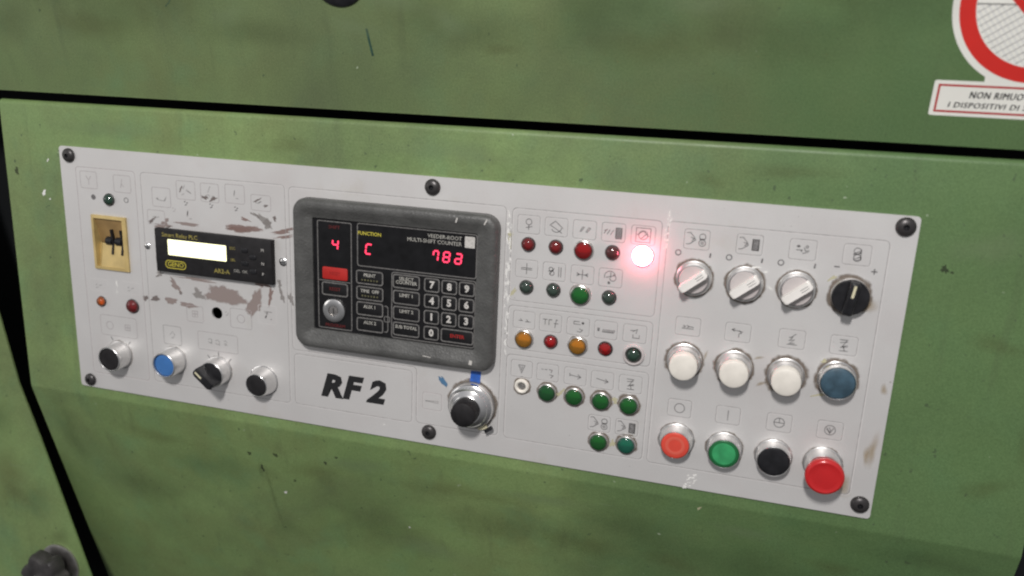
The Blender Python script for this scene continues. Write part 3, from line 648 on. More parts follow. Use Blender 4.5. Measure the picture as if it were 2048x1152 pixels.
apron('grime_stain', 'grime', [(205, -62, 3, 14, 0, .3), (213, -95, 4, 44, 2, .3), (222, -140, 24, 30, 0, .4), (150, -70, 80, 34, 0, .4), (330, -110, 70, 40, 0, .4), (480, -74, 80, 32, 0, .4), (600, -46, 60, 26, -5, .4), (720, -66, 60, 34, 0, .4), (40, -120, 50, 30, 0, .4), (-40, -60, 20, 50, 0, .3), (850, -20, 60, 12, 0, .4)], .08)
apron('grime_stain', 'grime_brown', [(420, -40, 70, 12, 0, .4), (560, -80, 40, 16, 0, .4), (270, -50, 40, 16, 0, .4), (640, -80, 30, 14, 0, .4), (80, -40, 50, 12, 0, .4), (780, -50, 30, 12, 0, .4)], .12)
apron('grime_spot', 'grime_spot', [(196, -40, 2.2, 2.4, 0, .3), (228, -36, 2.6, 2.2, 0, .3), (286, -34, 2, 2, 0, .3), (208, -58, 1.8, 5, 0, .3), (245, -68, 1.6, 1.6, 0, .3), (300, -24, 1.6, 1.6, 0, .3)], .16)
apron('rubbed_patch', 'paler', [(320, -30, 40, 14, 0, .3), (520, -30, 50, 10, 0, .3), (390, -130, 50, 20, 0, .3), (700, -25, 40, 8, 0, .3)], .20)
apron('paint_chip', 'white_fleck', [(230, -88, 1.8, 1.4, 30, .3), (372, -104, .9, .9, 0, .3)], .24)
patch('pen_mark', 'blue_pen', [(416.6, -191.2, 2.4, 6.2, 42, .22)], .10)
mb = MB(); mb.prism([(443.8, -176.5), (453.6, -176.2), (452.6, -192.5), (442.6, -192.3)], .05, .25); t_ = mb.build('adhesive_tape', 'blue_tape', None, smooth=False)
tag(t_, 'short strip of blue tape between the counter and the silver dial', 'tape')

def dirt_ring(u, v, r0, r1, seed=0):
    rnd = random.Random(seed + int(u)); mb = MB(); n = 40; k = [rnd.uniform(.55, 1.25) for _ in range(n)]
    k = [(k[i - 1] + k[i] + k[(i + 1) % n]) / 3 for i in range(n)]
    vs = []
    for q, f_ in ((0, .9), (.45, .75), (1, 0)):
        for i in range(n):
            a_ = 2 * math.pi * i / n; rr_ = r0 + (r1 - r0) * q * k[i]; mb.fade[len(vs)] = f_; vs.append((u + rr_ * math.cos(a_), v + rr_ * math.sin(a_), .03))
    mb.add(vs, [[a * n + i, (a + 1) * n + i, (a + 1) * n + (i + 1) % n, a * n + (i + 1) % n] for a in (0, 1) for i in range(n)])
    mb.build('dirt_ring', 'dirt', panel, smooth=False, recalc=False)
for u, v, r0, r1 in ((634.8, -139.2, 13.5, 19), (676.2, -139.6, 13.5, 18.5), (718, -140.4, 13.5, 20), (757.5, -137.6, 13.5, 20), (635.8, -66.6, 14, 18), (676.8, -66.8, 14, 18), (717.4, -66.8, 14, 17.5), (757.6, -66.9, 14, 19), (635, -213.2, 14, 17), (676.2, -214.4, 14, 17.5), (717, -214.2, 14, 17), (756.8, -214.6, 14, 17.5),
    (54, -215.2, 13.5, 16.5), (121, -212.2, 13.5, 16), (173.8, -215.6, 13.5, 16.5), (225.8, -218.8, 14, 16.5), (446.2, -209.2, 21, 26.5),
    (516.9, -186.5, 8.2, 11), (541.9, -186.5, 8.2, 11.5), (566.3, -186.9, 8.2, 11.5), (591.2, -187.2, 8.2, 12), (566.9, -226.2, 8.2, 11), (591.8, -225, 8.2, 11.5), (541.3, -92, 8.2, 10.5), (542, -138.3, 8, 10), (493, -184.2, 6.6, 9.5)):
    dirt_ring(u, v, r0, r1)
apron('glue_speck', 'glue', [(661, -5.5, 2.2, 1.2, 50, .35)], .26)
# ================================================================== builders for the fitted parts
def lamp(u, v, r, mt, label, rim='dark', facet=False, group='indicator lamps on the control panel', name='indicator_lamp'):
    t = thing(name, label, 'indicator lamp', u, v, 0, group)
    rl = random.Random(int(u * 10 - v * 7)); t.rotation_euler = (R(rl.uniform(-1.6, 1.6)), rl.uniform(0, 6.28) if facet else R(rl.uniform(-25, 25)), R(rl.uniform(-1.6, 1.6)))
    big = r > 7.5
    mb = MB()
    if big: mb.lathe([(r * .86, .1), (r * 1.06, .05), (r * 1.06, 1.6), (r * 1.0, 2.6), (r * .93, 2.9), (r * .90, 2.0), (r * .86, .4)], 36)
    else: mb.lathe([(r * .84, .05), (r * 1.06, .05), (r * 1.05, .7), (r * .97, 1.1), (r * .9, .9)], 32)
    mb.build('bezel', 'lamp_rim' if big else 'dark_rim', t)
    mb = MB(); mb.lathe([(0, .35), (r * .45, .45), (r * .72, 1.0), (r * .86, 2.2 if big else 1.2)], 32); mb.build('reflector', 'reflector', t)
    mb = MB()
    h = 4.6 if big else 4.2
    if facet:
        mb.lathe([(r * .92, .6), (r * .86, 2.4), (r * .58, 3.6), (r * .25, 4.3), (0, 4.5)], 9)
        mb.build('lens', mt, t, smooth=False)
    elif big:
        mb.lathe([(r * .91, 2.2), (r * .91, 3.4), (r * .86, 4.3), (r * .76, 4.9), (r * .5, 5.4), (r * .25, 5.6), (0, 5.65)], 36); mb.build('lens', mt, t)
    else:
        mb.lathe([(r * .95, .7)] + [(r * .95 * math.cos(R(a)), 1.2 + h * math.sin(R(a))) for a in range(0, 90, 12)] + [(0, 1.2 + h)], 36); mb.build('lens', mt, t)
    return t
S, B_ = 6.2, 8.3
lamp(56.4, -50, 6.0, 'lens_green_dark', 'dark green domed lamp above the gold thumbwheel switch')
lamp(36.5, -158.6, 5.2, 'lens_orange', 'small orange lamp beside a dull red one, below the gold switch')
lamp(74.7, -159.4, 7.3, 'lens_red_dull', 'dull red domed lamp beside the small orange one')
lamp(492.5, -52.1, S, 'lens_red_dull', 'small dull red lamp at the left end of the top lamp row')
lamp(517.1, -52.0, S, 'lens_red_dull', 'small dull red lamp under the fan symbol, left of the large red lamp')
lamp(541.7, -52.0, B_, 'lens_red', 'large bright red lamp in the middle of the top lamp row')
lamp(566.4, -51.8, S, 'lens_red_dark', 'small brownish dark lamp right beside the glowing lamp')
lamp(492.6, -90.7, S, 'lens_grey_green', 'dark grey green lamp under the cross symbol, leftmost of its row')
lamp(517.1, -90.6, S, 'lens_grey_green', 'dark grey green lamp just left of the large green lamp')
lamp(541.3, -92.0, B_ + .3, 'lens_green', 'large green lamp between small dark grey green lamps')
lamp(566.4, -91.4, S, 'lens_grey_green', 'dark grey green lamp just right of the large green lamp')
lamp(493.0, -138.6, B_, 'lens_amber', 'amber lamp at the left end of the mixed colour row')
lamp(517.4, -138.1, S, 'lens_red', 'small smooth red lamp between the two amber lamps')
lamp(542.0, -138.3, B_, 'lens_amber', 'amber lamp between the smooth red and the faceted red lamp')
lamp(566.5, -138.0, S + .2, 'lens_red', 'small red lamp with faceted lens', facet=True)
t = lamp(591.5, -140.2, S + .3, 'lens_green_dark', 'dark green lamp in a pale grey collar, right of the faceted red lamp')
mb = MB(); mb.lathe([(S + .8, .06), (9.6, .06), (9.4, 1.6), (8.4, 2.4), (S + 1.2, 2.2), (S + .8, 1.0)], 36); mb.build('collar', 'white_knob', t)
lamp(516.9, -186.5, B_, 'lens_green_mid', 'large green lamp right beside the empty white lamp ring')
lamp(541.9, -186.5, B_, 'lens_green', 'large green lamp under the arrow with a tail, second from the white ring')
lamp(566.3, -186.9, B_, 'lens_green', 'large green lamp directly above the hand and rings symbol')
lamp(591.2, -187.2, B_ + .1, 'lens_green', 'large green lamp directly above the hand and dark block symbol')
lamp(566.9, -226.2, B_, 'lens_green', 'large green lamp beside the teal one in the bottom pair')
lamp(591.8, -225.0, B_, 'lens_teal', 'teal lamp at the lower right of the lamp field')
# the lit lamp
t = thing('indicator_lamp', 'brightly glowing white and pink lamp at the right end of the top lamp row', 'indicator lamp', 592, -51.6, 0, 'indicator lamps on the control panel')
mb = MB(); mb.lathe([(6, .05), (8.9, .05), (8.9, 1.6), (8.3, 2.6), (7.5, 2.2)], 36); mb.build('bezel', 'lamp_rim', t)
mb = MB(); mb.lathe([(8.4, 1.0)] + [(8.4 * math.cos(R(a)), 2.6 + 5.0 * math.sin(R(a))) for a in range(0, 90, 12)] + [(0, 7.6)], 36); mb.build('lens', 'lit', t)
# empty lamp holder
t = thing('lamp_holder', 'empty cream lamp ring without lens at the left of the green lamps', 'lamp holder', 493, -184.2, 0)
mb = MB(); mb.lathe([(3.6, .4), (4.0, 2.0), (5.0, 2.8), (6.0, 2.6), (6.8, 1.4), (7.0, .05), (4, .05)], 32); mb.build('ring', 'white_plastic', t)
mb = MB(); mb.lathe([(3.9, .5), (2.0, .5), (1.8, 1.0), (0, 1.0)], 24); mb.build('contact', 'dull_metal', t)

def bezel(t, r0, r1, h, lip=1.4, mt='alu', n=48, rin=None):
    rin = rin or r1 - lip
    mb = MB(); mb.lathe([(r0 + .9, .05), (r0 + .9, .9), (r0, 1.3), (r1 + .25, h - .9), (r1, h - .3), (r1 - .4, h), (rin + .25, h), (rin, h - .3), (rin, max(.3, h - 6))], n)
    return mb.build('bezel', mt, t)
def button(u, v, label, capm, r0, r1, h, capr, capw, group, dome=.6, name='push_button', lip=1.4, inner=None, mt='alu'):
    t = thing(name, label, 'push button', u, v, 0, group)
    bezel(t, r0, r1, h, lip, mt)
    mb = MB(); w0 = min(h - 5, capw - 3)
    mb.lathe([(capr, max(.4, w0)), (capr, capw - .9), (capr - .35, capw - .3), (capr - 1.0, capw), (capr * .6, capw + dome * .7), (capr * .3, capw + dome * .95), (0, capw + dome)], 48)
    c = mb.build('cap', capm, t)
    if inner:
        mb = MB(); mb.lathe(inner[1], 40); mb.build('cap_inset', inner[0], c)
    return t
GB = 'round push buttons on the control panel'
# left group (tall aluminium collars)
button(54.0, -215.2, 'black push button in a tall silver collar at the lower left of the panel', 'black_matt', 14.0, 13.3, 17, 11.6, 16.2, GB, dome=.0)
button(121.0, -212.2, 'bright blue push button in a tall silver collar', 'blue', 14.0, 13.2, 17.5, 11.6, 16.0, GB, dome=.0)
button(225.8, -218.8, 'black push button in a cone shaped silver collar, left of the large lettering', 'black_matt', 15.0, 11.7, 15, 10.7, 15.2, GB, dome=.3, lip=.8, mt='chrome')
# right group
for (u, v, lb, cw2, bh) in ((634.8, -139.2, 'cream white push button, leftmost of the three white ones', 19.5, 12.0), (676.2, -139.6, 'cream white push button between two other white ones', 19.0, 13), (718.0, -140.4, 'cream white push button beside the dirty blue one', 18.2, 9.5)):
    t = button(u, v, lb, 'white_plastic', 14.0, 12.7, bh, 11.7, cw2, GB, dome=.8, lip=.8)
    t.rotation_euler = (R((cw2 - 19) * -1.5), 0, R((cw2 - 18.5) * 1.5))
button(757.5, -137.6, 'dirty grey blue push button at the right end of the white row', 'blue_grey', 14.2, 13.9, 12.5, 13.1, 12.6, GB, dome=1.0, lip=.6, mt='chrome')
button(635.0, -213.2, 'orange red push button under the printed circle', 'red_cap', 14.6, 12.6, 12.5, 12.0, 13.0, GB, dome=.0, lip=.4, inner=('red_cap_in', [(8.4, 13.02), (7.0, 13.25), (5.6, 13.02)]))
button(676.2, -214.4, 'green push button with a raised round centre', 'green_cap', 14.4, 13.3, 11.5, 12.6, 11.6, GB, dome=.0, lip=.5, inner=('green_cap_in', [(9.9, 11.62), (9.6, 12.0), (6.5, 12.05), (3, 11.9), (0, 11.85)]))
button(717.0, -214.2, 'glossy black push button left of the red mushroom button', 'black', 14.6, 13.6, 11.5, 12.8, 11.4, GB, dome=.0, lip=.6)

# emergency stop
t = thing('emergency_stop_button', 'red mushroom emergency stop button at the lower right of the panel', 'stop button', 756.8, -214.6, 0)
bezel(t, 14.8, 13.4, 12, 2.2)
mb = MB(); mb.lathe([(9.5, 5), (9.8, 12), (11.5, 16), (15.0, 19.0), (15.5, 20.5), (15.5, 23.2), (15.0, 24.8), (14.0, 25.7), (12.9, 26.0), (12.3, 25.7), (8, 25.9), (0, 26.0)], 56); c = mb.build('cap', 'mushroom', t)
mb = MB()
for a0 in (30, 150, 270):
    mb.ribbon(circ(0, 0, 9.0, 12, a0, a0 + 75), .7, 26.05)
mb.build('turn_arrow', 'mushroom', c, recalc=False)

def selector(u, v, label, style, ang_, group):
    t = thing('selector_switch', label, 'rotary switch', u, v, 0, group)
    ca, sa = math.cos(R(ang_)), math.sin(R(ang_))
    rot = lambda pts: [(x * ca - y * sa, x * sa + y * ca) for x, y in pts]
    if style == 'white':
        mb = MB(); mb.lathe([(14.9, .05), (14.9, 1.0), (14.0, 1.6), (13.9, 4.5), (13.2, 6.2), (12.3, 6.4), (11.9, 5.2)], 48); mb.build('bezel', 'alu', t)
        mb = MB(); mb.lathe([(11.8, 3), (11.8, 6.4), (11.2, 7.0), (0, 7.2)], 44); d = mb.build('disc', 'white_knob', t)
        mb = MB(); mb.prism(rot(rr(0, 0, 25.5, 6.4, 1.4, 3)), 7.0, 15.5, 0, .9); bar = mb.build('pointer_bar', 'white_bar', t)
        mb = MB(); mb.ribbon(rot([(3, 1.0), (10, 1.0)]), .45, 15.6); mb.ribbon(rot([(3, -1.0), (10, -1.0)]), .45, 15.6); mb.build('engraved_line', 'ink', bar, recalc=False)
    else:
        tall = style == 'tall'
        if tall: bezel(t, 14.2, 13.3, 14, 1.0)
        else:
            mb = MB(); mb.lathe([(14.6, .05), (14.6, 2.6), (13.9, 4.6), (13.2, 6.4), (12, 6.4)], 48); mb.build('bezel', 'alu', t)
        w0 = 13.6 if tall else 8.0; rd = 12.0 if tall else 14.2; hb = 14.5 if tall else 7.5
        mb = MB(); mb.lathe([(rd - 1.5, w0 - 6), (rd, w0 - 2.5), (rd, w0 - .6), (rd - .8, w0), (0, w0 + .2)], 48); d = mb.build('disc', 'black', t)
        mb = MB(); L_ = rd * 2 + (1.0 if tall else -1.2)
        mb.prism(rot(rr(0, 0, L_, 8.0, 2.0, 3)), w0, w0 + hb, 0, 1.6); bar = mb.build('pointer_bar', 'black', t)
        mb = MB(); mb.ribbon(rot([(1.5, 0), (L_ / 2 - 2.2, 0)]), 2.0, w0 + hb + .08); mb.build('index_line', 'cream', bar, recalc=False)
    return t
GS = 'rotary selector switches'
selector(635.8, -66.6, 'pale grey rotary switch nearest the glowing lamp, with pink tinted bar', 'white', 40, GS)
selector(676.8, -66.8, 'pale grey rotary switch between two other pale ones', 'white', 40, GS)
selector(717.4, -66.8, 'pale grey rotary switch beside the black one', 'white', 40, GS)
selector(757.6, -66.9, 'black rotary switch with cream line, at the right end of the pale ones', 'low', 82, GS)
selector(173.8, -215.6, 'black rotary switch on a tall silver collar between the blue and the black button', 'tall', 139, GS)

# multi-turn dial
t = thing('turns_dial', 'silver multi turn dial with black knob under the grey counter', 'dial', 446.2, -209.2, 0)
mb = MB(); mb.lathe([(22.5, .05), (22.5, 3.0), (21.8, 3.8), (18, 3.8)], 56); mb.build('mount_ring', 'dull_metal', t)
mb = MB(); mb.lathe([(21.8, 3.9), (21.8, 7.0), (21.2, 8.2), (19.8, 9.0), (17.6, 12.4), (17.2, 12.6), (14.6, 16.0), (13.4, 16.8), (11, 17.0)], 64); sk = mb.build('skirt', 'chrome', t, angle=28)
mb = MB()
for i in range(40):
    a = 2 * math.pi * i / 40; l = 2.4 if i % 5 == 0 else 1.4
    mb.add([((19.86 - .647 * q) * math.cos(a + da), (19.86 - .647 * q) * math.sin(a + da), 9.06 + q) for q, da in ((.2, -.008), (.2, .008), (l, .008), (l, -.008))], [[0, 1, 2, 3]])
gd = mb.build('graduation', 'ink', sk, recalc=False); gd['kind'] = 'stuff'
mb = MB(); mb.lathe([(11.2, 16), (12.2, 17.2), (12.0, 25), (11.6, 28), (10.8, 28.8), (0, 29)], 48, f=lambda a: 1 + .012 * math.cos(24 * a)); mb.build('knob', 'black_matt', t, angle=50)
mb = MB(); mb.prism([(14, -21.5), (20.5, -17), (22, -19.5), (15.5, -24.5)], 3.9, 7.5, 0, .5); mb.build('lock_lever', 'black', t)
mb = MB(); mb.prism([(6, -21), (15, -18), (16, -21), (8, -24.5)], 1, 3.2, 0, .4); mb.build('lock_plate', 'cream', t)

# thumbwheel switch: gold frame with sloped recess and two wheels
t = thing('thumbwheel_switch', 'gold coloured thumbwheel switch with two small black wheels', 'switch')
u0, u1, v0, v1 = TW
mb = MB()
ou = [(u0, v0), (u1, v0), (u1, v1), (u0, v1)]; inn = [(u0 + 3, v0 + 3), (u1 - 4.4, v0 + 3), (u1 - 4.4, v1 - 3.2), (u0 + 3, v1 - 3.2)]
vs = [(x, y, .05) for x, y in ou] + [(x, y, 2.2) for x, y in ou] + [(x, y, 2.6) for x, y in inn] + [(x, y, -14) for x, y in inn]; fs = []
for k in range(3):
    for i in range(4): j = (i + 1) % 4; fs.append([k * 4 + i, k * 4 + j, (k + 1) * 4 + j, (k + 1) * 4 + i])
mb.add(vs, fs); mb.build('frame', 'gold', t, smooth=False, recalc=False)
a, b = u0 + 2.95, u1 - 4.35; vb, vt = v0 + 2.95, v1 - 3.15; vm = (vb + vt) / 2 - 1
mb = MB(); mb.add([(a + 5, vb, 1.6), (b, vb, 1.6), (b, vm, -2.6), (a + 5, vm, -2.6), (a, vb, -1.5), (a, vm, -5.5)], [[0, 1, 2, 3], [4, 0, 3, 5]]); mb.build('lower_ramp', 'gold', t, smooth=False, recalc=False)
mb = MB(); mb.add([(a, vt, .8), (b, vt, .8), (b, vm - .5, -5), (a, vm - .5, -6.5)], [[3, 2, 1, 0]]); mb.build('upper_ramp', 'gold_dark', t, smooth=False, recalc=False)
for x in (a + 15.0, a + 26.5):
    mb = MB(); n = 20; vs = []; fs = []
    for sgn in (-4.4, 2.5):
        for i in range(n):
            q = 2 * math.pi * i / n; vs.append((x + sgn, vm + 2.5 + 4.4 * math.cos(q), -3.6 + 4.4 * math.sin(q)))
    for i in range(n): j = (i + 1) % n; fs.append([i, j, n + j, n + i])
    fs += [list(range(n)), list(range(n, 2 * n))[::-1]]
    mb.add(vs, fs); wl = mb.build('thumb_wheel', 'black', t)
    mb = MB()
    sec = [(vm + 15, .6), (vm + 2, -1.0), (vm - 1, -1.6), (vm - 10.5, .6), (vm - 10.5, -1.5), (vm - 1, -4.5), (vm + 15, -2.5)]
    m_ = len(sec); vs = [(x + dx, q, w_) for dx in (2.2, 4.3) for q, w_ in sec]
    mb.add(vs, [[k, (k + 1) % m_, m_ + (k + 1) % m_, m_ + k] for k in range(m_)] + [list(range(m_)), list(range(m_, 2 * m_))[::-1]])
    mb.build('wheel_slot', 'black_matt', t, smooth=False)  # black strip laid over the ramps in place of a dark open slot

# relay display
t = thing('relay_display', 'black relay module with glowing pale yellow display and yellow print', 'display module', 0, 0, 0)
ru0, ru1, rv0, rv1 = 111.6, 242.4, -116.6, -72.8
mb = MB(); mb.box(ru0, ru1, rv0, rv1, .05, 6.0, 0, 1.0); mb.build('housing', 'black_matt', t)
mb = MB(); mb.prism(rr(160, -90.3, 68.5, 18.5, .8, 2), 5.9, 6.25); mb.build('screen_frame', 'black', t, smooth=False)
mb = MB(); mb.prism(rr(160, -90.3, 66.0, 15.8, .8, 2), 6.0, 6.4); mb.build('lcd_screen', 'lcd', t, smooth=False)
text('printed_name', 'Smart Relay PLC', 6.0, 120.5, -78.3, 6.1, 'yellow_dim', t, 'LEFT', fat=.05)
mb = MB(); mb.ribbon(rr(134.5, -107.8, 23, 7.6, 3.6, 6), .9, 6.1, True); b_ = mb.build('logo_badge', 'yellow_print', t, recalc=False)
text('logo_letters', 'GENO', 6.6, 134.5, -107.8, 6.12, 'yellow_print', b_, fat=.08, sx_=1.0)
text('printed_type', 'AR2-A', 6.2, 187, -108.8, 6.1, 'yellow_dim', t, fat=.12)
for x, y, s in ((200, -84.5, 'ESC'), (200, -96, 'SEL')): text('printed_legend', s, 3.8, x, y, 6.1, 'yellow_dim', t)
text('printed_legend', 'DEL  OK', 4.0, 208, -106.5, 6.1, 'legend_dim', t)
for y, s in ((-83.2, 'M'), (-96.5, 'N'), (-106.8, 'P')): text('printed_legend', s, 4.2, 232.5, y, 6.1, 'legend', t)
for x, y in ((213, -85), (222, -91), (213, -98), (222, -105)):
    mb = MB(); mb.prism(rr(x, y, 7.5, 4.6, 1.6, 3), 5.9, 7.0, 0, .5); mb.build('key', 'black', t)

# ================================================================== shift counter
t = thing('shift_counter', 'dark grey framed counter with red digits and numeric keypad', 'counter')
CF = 4.6
cu, cv, cw_, ch = 367.4, -100.6, 199.6, 144.4
iu0, iu1, iv0, iv1 = 286.6, 447.6, -153.8, -46.2
rings = []
def ring_rr(grow, r, w): return [(x, y, w) for x, y in rr(cu, cv, cw_ + 2 * grow, ch + 2 * grow, r, 6)]
def in_rr(grow, r, w): return [(x, y, w) for x, y in rr((iu0 + iu1) / 2, (iv0 + iv1) / 2, iu1 - iu0 + 2 * grow, iv1 - iv0 + 2 * grow, r, 6)]
rings = [ring_rr(0, 13, .05), ring_rr(0, 13, 7), ring_rr(-.6, 12.6, 9), ring_rr(-2.0, 12, 10.6), ring_rr(-4.4, 11, 11.4), ring_rr(-7, 10, 11.4), ring_rr(-9, 8.5, 10.8), in_rr(3.0, 4, 7.2), in_rr(.3, 1.6, 6.4), in_rr(0, 1.2, CF - .6)]
nn = len(rings[0]); vs = [p for r_ in rings for p in r_]; fs = []
for k in range(len(rings) - 1):
    for i in range(nn): j = (i + 1) % nn; fs.append([k * nn + i, k * nn + j, (k + 1) * nn + j, (k + 1) * nn + i])
mb = MB(); mb.add(vs, fs); bz = mb.build('bezel', 'case', t, recalc=False, angle=50)
for p_, wd_, w_ in (([(446.2, -166.6), (446.8, -162.4)], 3.0, 11.46), ([(429, -37), (430.2, -32.5)], 1.3, 11.46), ([(455.0, -36.5), (457.6, -31.8)], 1.2, 11.46), ([(400, -164.2), (408, -164.9)], .8, 11.46)):
    mb = MB(); mb.ribbon(p_, wd_, w_); mb.build('paint_chip', 'legend', bz, recalc=False)
mb = MB(); mb.box(iu0 - .5, iu1 + .5, iv0 - .5, iv1 + .5, 1, CF); mb.build('face_plate', 'face', t, smooth=False)
w1 = CF + .08
mb = MB()
mb.ribbon(cham([(290.8, -48.6), (325.2, -48.6), (325.2, -152), (290.8, -152)], 1.5), 1.0, w1, True)
mb.ribbon([(291, -105.3), (325, -105.3)], .9, w1)
mb.ribbon(cham([(331.5, -47.6), (447.0, -47.6), (447.0, -87.4), (331.5, -87.4)], 2.5), 1.0, w1, True)
mb.ribbon(cham([(366.0, -89.9), (447.1, -89.9), (447.1, -152.6), (366.0, -152.6)], 2.5), 1.0, w1, True)
mb.ribbon([(358.6, -123.5), (361, -123.5), (362.2, -125), (362.2, -147), (361, -148.6), (358.6, -148.6)], .9, w1)
mb.ribbon(rr(361.3, -136, 5.4, 5, 1, 3), .9, w1 + .03, True)
mb.build('printed_outline', 'key_line', t, smooth=False, recalc=False)
# display writing
text('printed_name', 'VEEDER-ROOT', 4.9, 432.8, -52.6, w1, 'legend_dim', t, 'RIGHT', fat=.06, sx_=1.0)
text('printed_name', 'MULTI-SHIFT COUNTER', 4.9, 432.8, -57.6, w1, 'legend_dim', t, 'RIGHT', fat=.06, sx_=1.0)
mb = MB(); mb.poly(rr(440.3, -54.8, 9.4, 10.2, .6, 2), w1); lg = mb.build('logo_square', 'legend', t, recalc=False)
mb = MB(); mb.ribbon([(438.0, -51.5), (438.0, -58.4)], .8, w1 + .05); mb.ribbon([(442.6, -51.5), (442.6, -58.4)], .8, w1 + .05); mb.ribbon([(438, -51.5), (440.3, -55.5), (442.6, -51.5)], .7, w1 + .05); mb.build('logo_mark', 'scuff_grey', lg, recalc=False)
text('printed_legend', 'FUNCTION', 4.6, 343.5, -56.6, w1, 'yellow_print', t, fat=.1, sx_=1.0)
text('printed_legend', 'SHIFT', 4.6, 308, -53.8, w1, 'red_dim', t, fat=.05)
# seven segment digits
SEG = dict(a=((0, 1), (1, 1)), b=((1, 1), (1, .5)), c=((1, .5), (1, 0)), d=((0, 0), (1, 0)), e=((0, .5), (0, 0)), f=((0, 1), (0, .5)), g=((0, .5), (1, .5)))
def digit(u, v, segs, w=5.6, h=9.0):
    mb = MB()
    for s in segs:
        (x0, y0), (x1, y1) = SEG[s]
        p = Vector(((x0 - .5) * w, (y0 - .5) * h)); q = Vector(((x1 - .5) * w, (y1 - .5) * h)); d = (q - p).normalized() * .45
        sh = lambda z: (u + z.x + z.y * .12, v + z.y)
        mb.ribbon([sh(p + d), sh(q - d)], 1.45, w1 + .1)
    mb.build('led_digit', 'led', t, smooth=False, recalc=False)
digit(308.8, -70, 'fgbc'); digit(342.8, -70.8, 'afed'); digit(408.4, -70.2, 'fabc', w=4.6); digit(418.7, -70.4, 'abcdefg'); digit(430, -70.8, 'abdegc')
# keys
def key(u, v, w, h, legend, size=7.0, mt='legend', dy=0, body='key', frame=True, two=None, dots=False, fat=.22):
    mb = MB(); mb.prism(rr(u, v, w - 1.0, h - 1.0, 1.7, 3), CF - .1, CF + .7, 0, .35); k = mb.build('key', body, t)
    if body == 'red_key': k['label'] = 'bright red key'
    if frame: mb = MB(); mb.ribbon(rr(u, v, w - 1.0, h - 1.0, 2.0, 3), 1.25, CF + .78, True); mb.build('key_outline', 'key_line', k, smooth=False, recalc=False)
    if legend: text('key_legend', legend, size, u, v + dy, CF + .8, mt, k, fat=fat)
    if two: text('key_legend', two, size, u, v + dy - size * .8, CF + .8, mt, k, fat=fat)
    if dots:
        mb = MB()
        for i in range(6): mb.poly(circ(u - 7.5 + 3 * i, v - 2.6, .95, 8), CF + .8)
        mb.build('printed_dots', 'olive_dots', k, recalc=False)
for (x, y, s) in ((405.5, -97.8, '7'), (422.3, -97.9, '8'), (439.0, -97.7, '9'), (405.6, -112.9, '4'), (422.4, -113, '5'), (439, -112.9, '6'), (405.6, -128.2, '1'), (422.5, -128.3, '2'), (439.2, -128.2, '3'), (405.7, -143.5, '0')):
    key(x, y, 14.9, 13.0, s, 9.0, fat=.42)
key(430.9, -143.5, 31.5, 13.0, 'ENTER', 4.6, 'red_print', fat=.15)
key(380.5, -97.7, 26.5, 13.2, 'SELECT', 4.4, dy=2.6, two='COUNTER', mt='legend_dim', fat=.12)
key(380.7, -112.8, 26.5, 13.2, 'LIMIT 1', 4.4, dy=2.0, mt='legend_dim', fat=.14); key(380.8, -128.1, 26.5, 13.2, 'LIMIT 2', 4.4, dy=2.0, mt='legend_dim', fat=.14); key(380.8, -143.4, 26.5, 13.2, 'SUB TOTAL', 4.2, dy=2.0, mt='legend_dim', fat=.14)
key(343.9, -97.8, 27.2, 13.2, 'PRINT', 4.4, dy=2.0, mt='legend_dim', dots=True, fat=.14); key(344.1, -113, 27.2, 13.2, 'TIME  OFF', 4.2, dy=2.0, mt='legend_dim', dots=True, fat=.14)
key(344.1, -128.1, 27.2, 13.2, 'AUX 1', 4.4, dy=2.0, mt='legend_dim', fat=.14); key(344.2, -143.6, 27.2, 13.2, 'AUX 2', 4.4, dy=2.0, mt='legend_dim', fat=.14)
key(308.4, -97.9, 27.0, 12.8, 'RESET', 4.4, 'red_print', body='red_key', frame=False, fat=.1)
key(308.3, -112.9, 27.0, 13.0, 'RESET', 4.4, 'red_dim', fat=.1)
text('printed_legend', 'PROGRAM', 4.4, 308, -149.0, w1, 'red_dim', t, fat=.08)
mb = MB(); mb.lathe([(11.8, CF - .2), (11.8, CF + 1.2), (11.2, CF + 2.4), (9.6, CF + 3.2), (7.0, CF + 3.6), (5.2, CF + 3.4), (4.9, CF + 1.6), (0, CF + 1.4)], 48, (307.6, -133.6)); lk = mb.build('key_lock', 'chrome', t)
mb = MB(); mb.lathe([(4.2, CF + 1.5), (4.2, CF + 2.6), (0, CF + 2.7)], 32, (307.6, -133.6)); mb.build('lock_core', 'dull_metal', lk)
mb = MB(); mb.box(307.2, 308.0, -136.6, -131, CF + 2.3, CF + 2.85); mb.build('keyhole', 'black', lk, smooth=False)

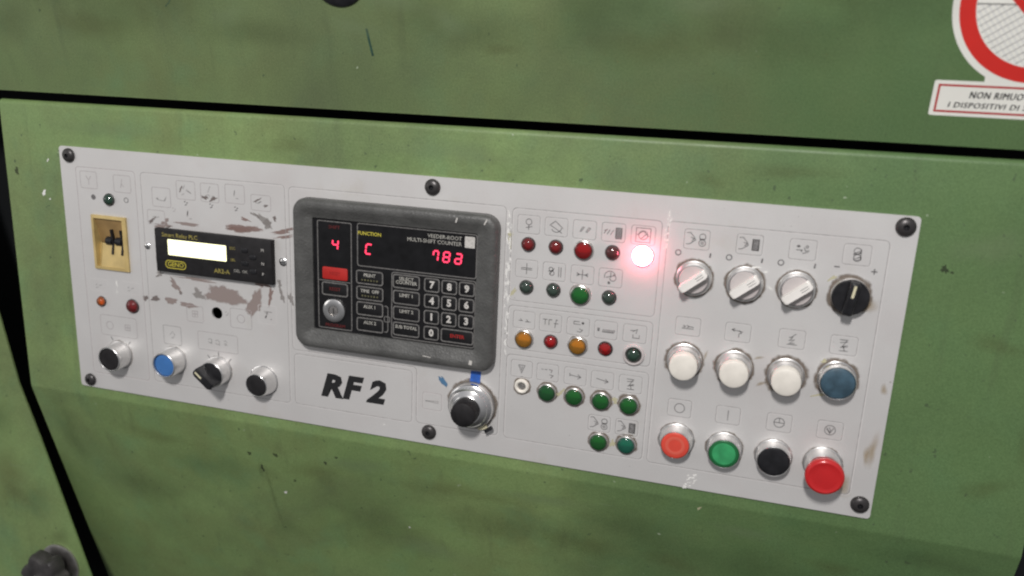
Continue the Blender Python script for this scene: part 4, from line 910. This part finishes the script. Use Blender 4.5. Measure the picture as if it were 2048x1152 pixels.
# ================================================================== warning sticker on the upper cover
st = thing('warning_sticker', 'white prohibition sticker with red ring and Italian wording at the upper right', 'warning sign', -1.5, 51.8, 0)
st.rotation_euler = (PH, 0, 0)
CU, CV = 853.5, 106.3
mb = MB(); n = 64
mb.prism(circ(CU, CV, 60, 96), .05, .25); mb.prism(rr(855 + 7, 37.7, 139, 25.4, 1.5, 3), .045, .24); mb.prism([(825, 45), (890, 45), (883, 56), (824, 56)], .04, .235)
mb.build('backing', 'sticker', st, smooth=False)
mb = MB(); a = circ(CU, CV, 55.6, 96); b = circ(CU, CV, 45.2, 96); mb.ribbon(circ(CU, CV, 50.4, 96), 10.4, .30, True); mb.build('red_ring', 'sticker_red', st, recalc=False)
mb = MB(); c45 = math.cos(R(45)); mb.ribbon([(CU - 41, CV + 25), (CU + 25, CV - 41)], 11, .34)
mb.build('red_bar', 'sticker_red', st, recalc=False)
# guard mesh: diagonal hatching in the lower part of the ring
mb = MB(); RI = 44.8; htop = CV - 3.2
def clip_line(c, slope):
    pts = []
    for i in range(241):
        x = CU - 60 + i * .5; y = c + slope * x
        if (x - CU) ** 2 + (y - CV) ** 2 < RI * RI and y < htop: pts.append((x, y))
    return (pts[0], pts[-1]) if len(pts) > 2 else None
sl = math.tan(R(36))
for i in range(-14, 16):
    q = clip_line(CV + i * 5.6 - sl * CU, sl)
    if q: mb.ribbon(list(q), .42, .30)
mb.ribbon([(CU - 44.6, htop), (CU + 44.6, htop)], .9, .31)
mb.build('guard_mesh', 'ink', st, recalc=False)
mb = MB(); sl2 = -math.tan(R(52))
for i in range(-22, 24):
    q = clip_line(CV + i * 5.2 - sl2 * CU, sl2)
    if q: mb.ribbon(list(q), 1.5, .275)
mb.build('guard_mesh', 'sticker_grey', st, recalc=False)
mb = MB(); mb.ribbon([(796.2, 28.2), (796.2, 47.0), (927, 47.0), (927, 28.2)], 1.5, .30, True); mb.build('red_border', 'sticker_dkred', st, recalc=False)
text('sticker_words', 'NON RIMUOVERE', 6.9, 816.5, 40.4, .31, 'black_letter', st, 'LEFT', shear=.15, fat=0, sx_=.80, sp=1.12, strike=.40)
text('sticker_words', 'I DISPOSITIVI DI SICUREZZA', 5.6, 803.8, 32.9, .31, 'black_letter', st, 'LEFT', shear=.15, fat=0, sx_=1.04, sp=1.13, strike=.34)
